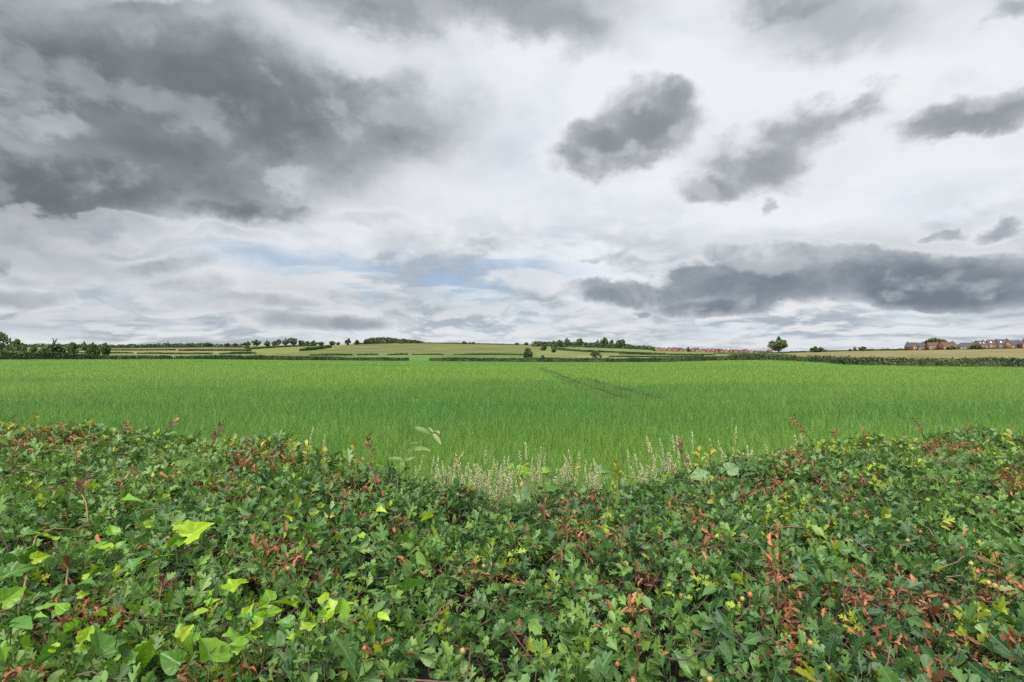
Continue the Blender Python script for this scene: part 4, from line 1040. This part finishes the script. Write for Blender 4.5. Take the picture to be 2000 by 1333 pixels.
# young shoots standing out of the hedge: column, foot row, tip column, tip row, colour, leaves
RED, YEL, BRN = (.23, .045, .035), (.30, .29, .035), (.20, .10, .05)
SHOOTS = [(222, 862, 247, 832, 'red', 9), (318, 850, 337, 824, 'red', 8), (408, 880, 430, 834, 'red', 10), (738, 945, 717, 858, 'red', 14), (1352, 935, 1331, 860, 'red', 12), (1806, 852, 1787, 820, 'red', 9),
          (1597, 858, 1552, 812, 'brown', 8), (1696, 872, 1686, 844, 'brown', 7), (1640, 862, 1632, 845, 'brown', 5), (28, 915, 34, 868, 'red', 10), (151, 905, 150, 878, 'red', 7), (163, 975, 162, 950, 'red', 7), (232, 958, 247, 922, 'brown', 4), (1985, 870, 1978, 850, 'yellow', 5),
          (693, 915, 690, 868, 'yellow', 8), (1206, 950, 1204, 905, 'yellow', 10), (1213, 940, 1210, 925, 'yellow', 9), (1378, 915, 1366, 884, 'yellow', 12), (1388, 915, 1386, 883, 'yellow', 10), (580, 895, 572, 862, 'yellow', 8), (612, 900, 600, 872, 'yellow', 8), (632, 905, 634, 880, 'yellow', 7),
          (515, 900, 508, 868, 'yellow', 8), (70, 838, 68, 812, 'yellow', 8), (175, 850, 178, 830, 'yellow', 6), (1122, 935, 1121, 912, 'yellow', 6), (1022, 935, 1020, 905, 'yellow', 6), (1075, 945, 1072, 915, 'yellow', 6), (1520, 1180, 1508, 1100, 'brown', 10), (1240, 1275, 1236, 1240, 'red', 6), (320, 1175, 318, 1135, 'red', 9), (130, 1130, 128, 1118, 'red', 6), (350, 1058, 352, 1046, 'red', 9), (1105, 1060, 1102, 1020, 'brown', 8), (1055, 1020, 1062, 995, 'red', 9)]
def shoots():
    lab = {'red': 'red-leaved young shoot', 'brown': 'withered brown shoot', 'yellow': 'yellow-green young shoot'}
    for X0, Y0, X1, Y1, col, nl in SHOOTS:
        a = on_hedge(X0, Y0); a[2] -= .02; d = a[1]; b = seen_at(X1, Y1, d + rng.uniform(-.03, .03))
        b[2] = max(b[2], a[2] + .03)
        ln = np.linalg.norm(b - a); mb = MB()
        mid = (a + b) / 2 + rng.normal(size=3) * .08 * ln
        sc = {'red': (.12, .04, .035), 'brown': (.17, .09, .05), 'yellow': (.16, .14, .04)}[col]
        t, f = tube([a - (b - a) * .3, a, mid, b], [.0032, .0028, .0023, .0014], 5); mb.add(t, f, sc)
        for q in range(nl):
            u = .35 + .65 * (q + .5) / nl; p0 = (a * (1 - u) ** 2 + 2 * mid * u * (1 - u) + b * u * u)
            ax = unit((b - a)[None])[0]; r = unit(np.cross(ax, rng.normal(size=3))[None])[0]; th = rng.uniform(.5, 1.2) * (1.15 - .5 * u)
            L = unit((ax * math.cos(th) + r * math.sin(th))[None]); N = unit((ax * math.sin(th) - r * math.cos(th))[None]); W = np.cross(L, N)
            s = np.array([rng.uniform(.014, .024) * (1.5 if col == 'yellow' else 1.35) * (d / 2.2) ** .5])
            tV, tF = (T_SMALL, T_OVAL, T_WIDE)[q % 3] if col != 'brown' else T_CURL
            V, F = scatter(tV, tF, p0[None] + L * .25 * s[:, None], W, L, N, s)
            c = {'red': np.array([.15, .048, .035]), 'brown': np.array([.25, .11, .05]), 'yellow': np.array([.30, .30, .035])}[col] * rng.uniform(.7, 1.3)
            if col == 'red' and rng.random() < .2: c = np.array([.30, .17, .04])
            mb.add(V, F, c, np.stack([tV[:, 0] + .5, tV[:, 1]], 1))
        tag(mb.build('shoot', M['dead'] if col == 'brown' else M['straw'] if False else M['leaf'], hedge), lab[col])
shoots()
def berries():
    spots = [(1766, 1083), (1780, 1069), (1791, 1074), (1870, 1095), (1900, 1135), (1921, 1157), (1933, 1163), (1888, 1118), (1838, 1215), (1575, 1265), (1203, 1284), (1381, 1326), (1445, 1197), (1460, 1190), (1982, 1167), (612, 1030), (895, 970), (945, 1120), (1233, 1328), (567, 1118), (716, 1288), (905, 1271)]
    for X, Y in spots:
        p = on_hedge(X, Y) + np.array([0, -.012, .022]); r = .0050 * rng.uniform(.85, 1.2)
        mb = MB(); th = np.linspace(0, np.pi, 8); ph = np.arange(9) / 9 * 2 * np.pi
        prof = np.stack([np.sin(th) * r * np.where(th < 1, .92, 1), np.cos(th) * r * 1.15], 1)
        V = np.array([[q[0] * math.cos(f), q[0] * math.sin(f), q[1]] for q in prof for f in ph]) + p
        F = np.array([(i * 9 + j, (i + 1) * 9 + j, (i + 1) * 9 + (j + 1) % 9, i * 9 + (j + 1) % 9) for i in range(7) for j in range(9)])
        c = (np.array([.26, .21, .075]) if rng.random() < .65 else np.array([.26, .10, .05])) * rng.uniform(.8, 1.2)
        mb.add(V, F, c)
        for j in range(5):                                             # dried sepals at the crown
            f = j / 5 * 6.28; q = p + np.array([0, 0, r * 1.1]); e = np.array([math.cos(f), math.sin(f), .6]) * r * .6; s = np.array([-math.sin(f), math.cos(f), 0]) * r * .18
            mb.add(np.array([q - s, q + s, q + e]), np.array([[0, 1, 2]]), (.12, .06, .03))
        t, f = tube([p - [0, 0, r], p - [0, -.006, r + .03]], [.0011, .0009], 4); mb.add(t, f, (.16, .15, .06))
        mb.build('berry', M['berry'], hedge, True)
berries()

# ------------------------------------------------------------------ ivy
def ivy_template(half, seed):
    """ivy leaf from a half outline (stalk at the origin, tip at y = 1), as rings so that it can curl"""
    half = np.array(half, float); out = np.concatenate([half, (half[1:-1] * [-1, 1])[::-1]])
    n0 = len(out); P = []                                            # rounded outline through the points
    for i in range(n0):
        p0, p1, p2, p3 = out[i - 1], out[i], out[(i + 1) % n0], out[(i + 2) % n0]
        for t in (0, .33, .67): P.append(.5 * ((2 * p1) + (p2 - p0) * t * .9 + (2 * p0 - 5 * p1 + 4 * p2 - p3) * t * t * .9 + (3 * p1 - p0 - 3 * p2 + p3) * t ** 3 * .9) + .1 * 0)
    P = np.array(P); c = np.array([0, .22]); n = len(P)
    R_ = np.random.default_rng(seed); k1, k2, ph = R_.uniform(.35, .75), R_.uniform(-.55, -.1), R_.uniform(0, 6)
    rings = []
    for q in (.02, .3, .62, 1.0):
        xy = c + (P - c) * q; x, y = xy[:, 0], xy[:, 1]; th = np.arctan2(x, y - .22)
        z = k1 * np.abs(x) + k2 * y * y - .45 * k1 * x * x + .055 * q * q * np.sin(3 * th + ph) + .022 * q * np.sin(8 * th + ph)
        rings.append(np.stack([x, y, z], 1))
    V = np.concatenate(rings)
    F4 = np.array([(q * n + j, q * n + (j + 1) % n, (q + 1) * n + (j + 1) % n, (q + 1) * n + j) for q in range(3) for j in range(n)])
    return V, [F4]
IVY_T = [ivy_template(h, 3 + i) for i, h in enumerate([
    [(0, 0), (.12, -.10), (.28, -.14), (.36, -.02), (.35, .12), (.40, .24), (.50, .40), (.36, .48), (.24, .62), (.12, .84), (0, 1.04)],
    [(0, 0), (.16, -.16), (.36, -.18), (.50, .02), (.46, .18), (.52, .34), (.36, .48), (.26, .66), (.12, .86), (0, 1)],
    [(0, 0), (.15, -.10), (.36, -.10), (.46, .10), (.42, .34), (.30, .58), (.15, .82), (0, 1)],
    [(0, 0), (.10, -.06), (.24, -.12), (.30, .02), (.26, .16), (.32, .32), (.40, .50), (.28, .54), (.18, .64), (.10, .84), (0, 1.08)]])]
IY, IL, IG, ID = (.225, .335, .010), (.125, .265, .012), (.060, .165, .018), (.035, .105, .022)
IVY = [
 ('big pale ivy leaf held up above the hedge with smaller leaves below it', [(235, 998, 92, IL), (180, 979, 34, IY), (226, 1046, 42, IL), (75, 1050, 58, IY)]),
 ('fan of bright yellow-green ivy leaves left of the withered patch', [(372, 1072, 84, IY), (330, 1088, 78, IL), (298, 1104, 66, IG), (345, 1052, 36, IY), (438, 1044, 42, IG), (212, 1088, 56, IY), (192, 1100, 52, IL), (262, 1120, 50, IG)]),
 ('large dull green ivy leaves at the left edge', [(45, 1135, 92, IG), (14, 1160, 84, IG), (60, 1105, 50, IG), (15, 1215, 70, IL), (26, 1258, 96, IG)]),
 ('single upright glowing yellow ivy leaf with a folded one at its foot', [(455, 1150, 92, IY), (413, 1197, 44, IY), (505, 1212, 40, IL)]),
 ('small pale ivy leaf sticking up near the hedge dip', [(651, 1054, 40, IL), (602, 1062, 40, IG), (560, 1045, 32, IY)]),
 ('pair of folded yellow ivy leaves in the middle of the hedge', [(738, 996, 36, IY), (764, 990, 36, IY), (800, 1012, 34, IG)]),
 ('lone yellow ivy leaf near the centre of the hedge', [(846, 1025, 42, IY)]),
 ('row of three yellow-green ivy leaves below the withered patch', [(578, 1163, 66, IY), (640, 1198, 78, IY), (665, 1208, 60, IL), (520, 1195, 54, IL), (604, 1180, 40, IY)]),
 ('tall narrow yellow ivy leaf right of the row of three', [(733, 1194, 62, IY), (717, 1219, 24, IY)]),
 ('big flat green ivy leaf with pale veins in the middle of the hedge', [(795, 1148, 78, IG), (760, 1140, 40, IG)]),
 ('pale green spoon-shaped ivy leaf right of the flat veined one', [(950, 1108, 44, IL), (972, 1150, 34, IL), (780, 1062, 54, IG)]),
 ('heap of large ivy leaves in the bottom left corner', [(205, 1318, 118, IG), (268, 1312, 110, IL), (178, 1302, 56, IY), (312, 1300, 84, IL), (348, 1262, 86, IL), (212, 1262, 52, IY), (155, 1262, 40, IL), (388, 1238, 48, IY), (240, 1285, 70, IG), (130, 1330, 90, IG)]),
 ('curling ivy leaves right of the bottom left heap', [(455, 1280, 84, IL), (415, 1330, 122, IL), (360, 1322, 80, IG), (485, 1268, 66, ID), (498, 1290, 40, IY), (440, 1222, 46, ID), (575, 1328, 52, IY), (512, 1278, 34, IY)]),
 ('ivy leaf tips poking up at the bottom edge near the hedge middle', [(706, 1325, 74, IG), (510, 1268, 40, IY), (1012, 1300, 46, IG)]),
]
def ivy_more():
    """smaller leaves of the same sprigs in the lower left of the hedge"""
    r = np.random.default_rng(23)
    for _ in range(110):
        X, Y = r.uniform(0, 760), r.uniform(1030, 1332)
        if X > 520 and r.random() < .5: continue
        k = min(range(len(IVY)), key=lambda i: min(math.hypot(l[0] - X, 1.3 * (l[1] - Y)) for l in IVY[i][1][:10]))
        IVY[k][1].append((int(X), int(Y), r.uniform(26, 56) * (.7 + .3 * (Y - 1000) / 300), (IY, IL, IL, IG, IG)[r.integers(5)]))
ivy_more()
def ivy():
    for k, (label, leaves) in enumerate(IVY):
        a0 = on_hedge(leaves[0][0], leaves[0][1]); root = empty('ivy', tuple(a0 - [0, 0, .08]), label=label, cat='ivy', group='ivy sprigs growing through the hedge')
        o0 = np.array(root.location); ml, ms = MB(), MB(); prev = None
        for q, (X, Y, px, c) in enumerate(leaves):
            p = on_hedge(X, Y); d = p[1]; s = min(px / FPX * d * .60, .062)
            p = p + np.array([0, -.01, .028 + .012 * rng.random()])
            N = unit(np.array([[rng.normal(0, .65), -.15 + rng.normal(0, .55), .75]])); yaw = rng.uniform(-1.9, 1.9)
            fwd = np.array([[math.sin(yaw), math.cos(yaw), 0.15]]); L = unit(fwd - (fwd * N).sum() * N); W = np.cross(L, N)
            tV, tF = IVY_T[(k + q) % 4]
            V, F = scatter(tV, tF, p[None], W, L, N, np.array([s]))
            ml.add(V - o0, F, np.array(c) * rng.uniform(.82, 1.15), np.stack([tV[:, 0] * .8 + .5, tV[:, 1]], 1))
            base = p - L[0] * s * .12; foot = p + np.array([rng.uniform(-.03, .03), .025, -.075])
            t, f = tube([base - o0, (base * .5 + foot * .5 - L[0] * .02) - o0, foot - o0], [.0010, .0012, .0013], 5); ms.add(t, f, (.10, .12, .04))
            if prev is not None:
                t, f = tube([prev - o0, (prev + foot) / 2 - o0 + [0, 0, -.01], foot - o0], [.0022] * 3, 5); ms.add(t, f, (.12, .075, .05))
            prev = foot
        ml.build('foliage', M['ivy'], root, True); ms.build('stem', M['twig'], root)
ivy()
# bare brown runner arching over the leaves at the left
mb = MB(); pts = [on_hedge(X, Y) + [0, 0, h] for X, Y, h in ((0, 1218, .02), (40, 1205, .03), (62, 1108, .035), (70, 1085, .05), (105, 1065, .06), (150, 1055, .05), (172, 1030, .05), (168, 1000, .04), (160, 985, .01))]
t, f = tube(pts, [.002] * 9, 6); mb.add(t, f, (.20, .13, .075)); o = mb.build('vine', M['twig'])
tag(o, 'bare brown runner arching over the leaves at the left edge', 'vine')

# ------------------------------------------------------------------ the tall weed leaning out of the hedge
def weed():
    a = on_hedge(775, 930); d = a[1]; S = lambda X, Y, e=0: seen_at(X, Y, d + e)
    root = empty('weed', tuple(a), label='tall pale downy weed leaning right above the middle of the hedge', cat='weed'); o0 = np.array(root.location)
    mb = MB(); t, f = tube([p - o0 for p in (a - [0, 0, .1], S(778, 915), S(795, 892), S(815, 868), S(838, 850), S(850, 842))], [.0028, .0026, .0024, .002, .0017, .0012], 6); mb.add(t, f, (.22, .27, .11))
    mb.build('stem', M['straw'], root, True)
    mb = MB(); outline = leaf_template([(.03, .02), (.10, .15), (.155, .35), (.15, .55), (.10, .78), (.04, .95), (0, 1.0)], .35, .35, .12, .15)
    for X, Y, X2, Y2, c in ((836, 848, 806, 824, (.12, .19, .06)), (838, 850, 816, 832, (.12, .20, .05)), (815, 866, 785, 868, (.12, .19, .06)), (806, 880, 836, 868, (.12, .20, .05)), (786, 900, 754, 886, (.12, .19, .06)), (786, 905, 816, 884, (.14, .22, .06)),
                            (846, 848, 862, 864, (.24, .29, .10)), (850, 844, 858, 838, (.28, .28, .13)), (850, 843, 846, 836, (.27, .29, .13)), (851, 843, 861, 846, (.30, .27, .13)), (846, 846, 838, 832, (.24, .30, .12))):
        p, q = S(X, Y), S(X2, Y2, rng.uniform(-.08, .08)); L = (q - p)[None]; s = np.linalg.norm(L, axis=1) * .88; L = unit(L)
        N = unit(np.cross(np.cross(L, np.array([[rng.uniform(-.3, .3), -.5, 1]])), L)); W = np.cross(L, N)
        V, F = scatter(outline[0], outline[1], p[None], W, L, N, s); mb.add(V - o0, F, c, np.stack([outline[0][:, 0] + .5, outline[0][:, 1]], 1))
    tV, tF = IVY_T[2]; V, F = scatter(tV, tF, S(781, 905)[None], unit(np.array([[1, .2, 0]])), unit(np.array([[0, -.3, -1.]])), unit(np.array([[.1, -1, .3]])), np.array([.042])); mb.add(V - o0, F, (.08, .17, .015))
    mb.build('foliage', M['ivy'], root)
weed()
def broadleaf(label, spots):
    a = on_hedge(*spots[0][:2]); root = empty('weed', tuple(a), label=label, cat='weed'); o0 = np.array(root.location); ml, ms = MB(), MB()
    for X, Y, px, c in spots:
        p = seen_at(X, Y, a[1] + rng.uniform(-.04, .04)); s = px / FPX * a[1] * .6
        N = unit(np.array([[rng.normal(0, .5), -.7, .7]])); yaw = rng.uniform(-2, 2); fwd = np.array([[math.sin(yaw), math.cos(yaw), -.2]]); L = unit(fwd - (fwd * N).sum() * N)
        tV, tF = IVY_T[(X + Y) % 4]; V, F = scatter(tV, tF, p[None], np.cross(L, N), L, N, np.array([s])); ml.add(V - o0, F, c, np.stack([tV[:, 0] * .8 + .5, tV[:, 1]], 1))
        t, f = tube([p - o0, (p + a) / 2 - o0 + [0, 0, -.03], a - o0 + [rng.uniform(-.03, .03), 0, -.15]], [.0015, .002, .002], 5); ms.add(t, f, (.16, .18, .07))
    ml.build('foliage', M['ivy'], root, True); ms.build('stem', M['twig'], root)
broadleaf('broad-leaved green weed among straw-coloured grass in the hedge dip', [(1068, 952, 50, IG), (1070, 930, 36, ID), (1012, 922, 46, IL), (1024, 976, 70, (.12, .22, .08)), (1060, 920, 26, IL), (1000, 912, 24, IL)])
broadleaf('pale broad-leaved weed on the right shoulder of the hedge dip', [(1378, 930, 60, (.14, .23, .09)), (1420, 922, 56, (.16, .25, .12)), (1398, 948, 44, (.10, .19, .06)), (1182, 930, 36, IG), (1170, 918, 34, (.18, .27, .13))])

# ------------------------------------------------------------------ seeding grass beyond the hedge
GRASS = [
 ('pair of pale seeding grass stalks left of the tall weed', [(612, 835, 4), (635, 850, 2), (582, 870, -2)]),
 ('low tuft of seeding grass just right of the tall weed', [(827, 890, 6), (848, 893, 4), (856, 892, 2), (864, 902, -3)]),
 ('straw tuft with one leaning seed head left of the thickest straw grass', [(890, 886, -2), (905, 884, 12), (899, 905, 3), (914, 905, -4)]),
 ('seeding grass with one taller upright head beside the thickest straw grass', [(948, 880, 1), (932, 905, -4), (965, 897, 3), (972, 903, 2)]),
 ('thickest mass of pale straw grass spilling over the hedge dip', [(985, 893, -1), (994, 890, 2), (1003, 912, -4), (940, 915, -3), (921, 918, 2), (957, 920, 3), (978, 915, -3)]),
 ('seeding grass with two plump heads right of the straw mass', [(1014, 880, -4), (1026, 865, -2), (1040, 895, 3), (1050, 905, -2)]),
 ('seeding grass behind the broad-leaved weed in the dip', [(1057, 873, 1), (1052, 890, -2), (1066, 885, 3), (1094, 918, -4)]),
 ('clump of drooping pale seed heads right of the broad-leaved weed', [(1101, 888, -9), (1111, 880, -4), (1131, 881, -1), (1128, 905, 1), (1145, 900, 2), (1143, 915, -3)]),
 ('small seeding grass tuft left of the yellow shoot', [(1160, 897, -2), (1155, 905, 2), (1172, 915, 3), (1150, 925, -5)]),
 ('seeding grass right behind the yellow shoot', [(1226, 880, -3), (1240, 887, -4), (1250, 905, -9), (1233, 912, -5), (1256, 915, -4), (1276, 918, -3)]),
 ('group of tall seed heads rising right of the yellow shoot', [(1263, 853, -3), (1268, 865, -5), (1288, 857, -4), (1296, 885, -3), (1311, 895, 1)]),
 ('tallest seed heads, close beside the red shoot', [(1313, 851, -3), (1322, 852, -2), (1352, 845, 0), (1345, 890, -3), (1337, 905, -2)]),
 ('thin seeding grass around the round yellow cluster', [(1386, 857, -5), (1402, 862, -6), (1410, 880, -6), (1430, 875, -5), (1418, 890, -3)]),
 ('wispy seeding grass on the right of the dip with one very tall stalk', [(1438, 833, 2), (1459, 870, -2), (1450, 880, -3), (1470, 880, 3), (1495, 868, -4)]),
 ('thin pale grass stalks at the right shoulder before the hedge rises', [(1552, 851, -5), (1563, 848, -6), (1532, 876, -2), (1545, 873, -4)]),
]
def panicle(mb, top, direction, ln, c):
    n = int(150 * ln / .14); u = rng.random(n); axis = direction
    p = top[None] - axis[None] * (u * ln)[:, None]
    out = rand_unit(n); spread = (.001 + .0085 * np.sin(u ** .8 * np.pi * .9)) * rng.uniform(.1, 1, n)
    p = p + out * spread[:, None]
    L = unit(axis[None] + .35 * out); N = unit(np.cross(L, rand_unit(n))); W = np.cross(L, N)
    tV = np.array([[0, -.5, 0], [.20, 0, .05], [0, .5, 0], [-.20, 0, .05], [0, 0, -.12]]); tF = [np.array([[0, 1, 2], [0, 2, 3], [0, 4, 1], [4, 2, 1], [0, 3, 4], [4, 3, 2]])]
    V, F = scatter(tV, tF, p, W, L, N, rng.uniform(.009, .016, n)); mb.add(V, F, np.repeat(c * rng.uniform(.75, 1.25, (n, 1)), 5, 0))
def seed_grass():
    for label, st in GRASS:
        d0 = rng.uniform(3.15, 3.7) if st[0][0] > 700 else 3.4
        Xm = np.mean([s[0] for s in st]); x0 = (Xm - 1000) / FPX * d0
        root = empty('grass_tuft', (x0, d0, float(ground(x0, d0))), label=label, cat='grass', group='tufts of seeding grass behind the hedge'); o0 = np.array(root.location)
        stalks = list(st) + [(Xm + rng.uniform(-40, 40), np.mean([s[1] for s in st]) + rng.uniform(10, 60), rng.uniform(-10, 8)) for _ in range(13 if 'thickest' not in label else 30)]
        for X, Y, lean in stalks:
            d = d0 + rng.uniform(-.15, .25); tip = seen_at(X, Y, d); base = np.array([x0 + rng.uniform(-.07, .07), d0 + rng.uniform(-.06, .06), o0[2]])
            k = (tip - base); bow = np.array([k[0] * .35, 0, 0])
            dirn = unit(np.array([[lean * .045, rng.uniform(-.2, .2), 1]]))[0]
            ln = rng.uniform(.10, .17) * (1 if Y < 900 else .8)
            p = [base, base + k * .4 - bow * .6, base + k * .75 - bow * .3, tip - dirn * ln, tip]
            mb = MB(); t, f = tube([q - o0 for q in p], [.0026, .0024, .0020, .0015, .0008], 5); mb.add(t, f, np.array([.30, .29, .14]))
            panicle(mb, tip - o0, dirn, ln, np.array([.59, .60, .37]))
            mb.build('seed_stalk', M['straw'], root)
        # leaf blades of the tuft, some dry
        n = 110 if 'thickest' not in label else 300
        a = rng.uniform(0, 6.28, n); h = rng.uniform(.55, 1.12, n) * (1.08 if 'thickest' in label else 1); ldir = np.stack([np.cos(a), np.sin(a), 0 * a], 1); reach = rng.uniform(.05, .24, n)
        b = np.stack([rng.normal(0, .05, n), rng.normal(0, .05, n), 0 * a], 1); sd = np.stack([-np.sin(a), np.cos(a), 0 * a], 1); w = rng.uniform(.003, .0055, n)
        R_ = []
        for u, kk in ((0, 1), (.4, 1), (.75, .8), (1, .1)):
            c = b + ldir * (reach * u ** 2)[:, None] + np.array([0, 0, 1.0]) * (h * u * (1 - .18 * u))[:, None]; R_ += [c - sd * (w * kk)[:, None], c + sd * (w * kk)[:, None]]
        V = np.stack(R_, 1).reshape(-1, 3); i = (np.arange(n) * 8)[:, None]; F = np.concatenate([i + np.array([[q, q + 1, q + 3, q + 2]]) for q in (0, 2, 4)])
        dry = (rng.random(n) < (.75 if 'thickest' in label else .55))[:, None]
        c = np.where(dry, np.array([.62, .61, .40]), np.array([.15, .25, .07])) * rng.uniform(.7, 1.25, (n, 1))
        obj('blades', make_data('grass_blades', V, [F], M['straw'], np.repeat(c, 8, 0)), root)
seed_grass()
def margin_grass():
    """unmown grass of the field margin, far side of the hedge"""
    n = 26000; x = rng.uniform(-5.5, 5.5, n); y = hedge_far(np.clip(x, -7, 7)) + .15 + rng.random(n) * np.clip(4.9 - hedge_far(x), .5, 3)
    h = rng.uniform(.3, .75, n); a = rng.uniform(0, 6.28, n); ld = np.stack([np.cos(a), np.sin(a), 0 * a], 1); sd = np.stack([-np.sin(a), np.cos(a), 0 * a], 1)
    b = np.stack([x, y, ground(x, y) - .02], 1); w = rng.uniform(.003, .006, n); re = rng.uniform(.05, .3, n)
    R_ = []
    for u, kk in ((0, 1), (.55, .9), (1, .08)):
        c = b + ld * (re * u ** 2)[:, None] + np.array([0, 0, 1.0]) * (h * u)[:, None]; R_ += [c - sd * (w * kk)[:, None], c + sd * (w * kk)[:, None]]
    V = np.stack(R_, 1).reshape(-1, 3); i = (np.arange(n) * 6)[:, None]; F = np.concatenate([i + np.array([[q, q + 1, q + 3, q + 2]]) for q in (0, 2)])
    c = np.where((rng.random(n) < .25)[:, None], np.array([.34, .31, .17]), np.array([.085, .17, .035])) * rng.uniform(.7, 1.25, (n, 1))
    tag(obj('grass', make_data('grass', V, [F], M['crop'], np.repeat(c, 6, 0))), 'rough unmown grass between the hedge and the crop', 'grass', kind='stuff')
margin_grass()

# ------------------------------------------------------------------ sun through cloud
sl = bpy.data.lights.new('sun', 'SUN'); sl.energy = SUN_STR; sl.angle = R(40); sl.color = (1.0, .985, .955)
so = bpy.data.objects.new('sun', sl); COL.objects.link(so); so.location = (-20, -40, 60)
sdv = Vector((math.sin(R(SUN_AZ)) * math.cos(R(SUN_EL)), math.cos(R(SUN_AZ)) * math.cos(R(SUN_EL)), math.sin(R(SUN_EL))))
so.rotation_euler = sdv.to_track_quat('Z', 'Y').to_euler()
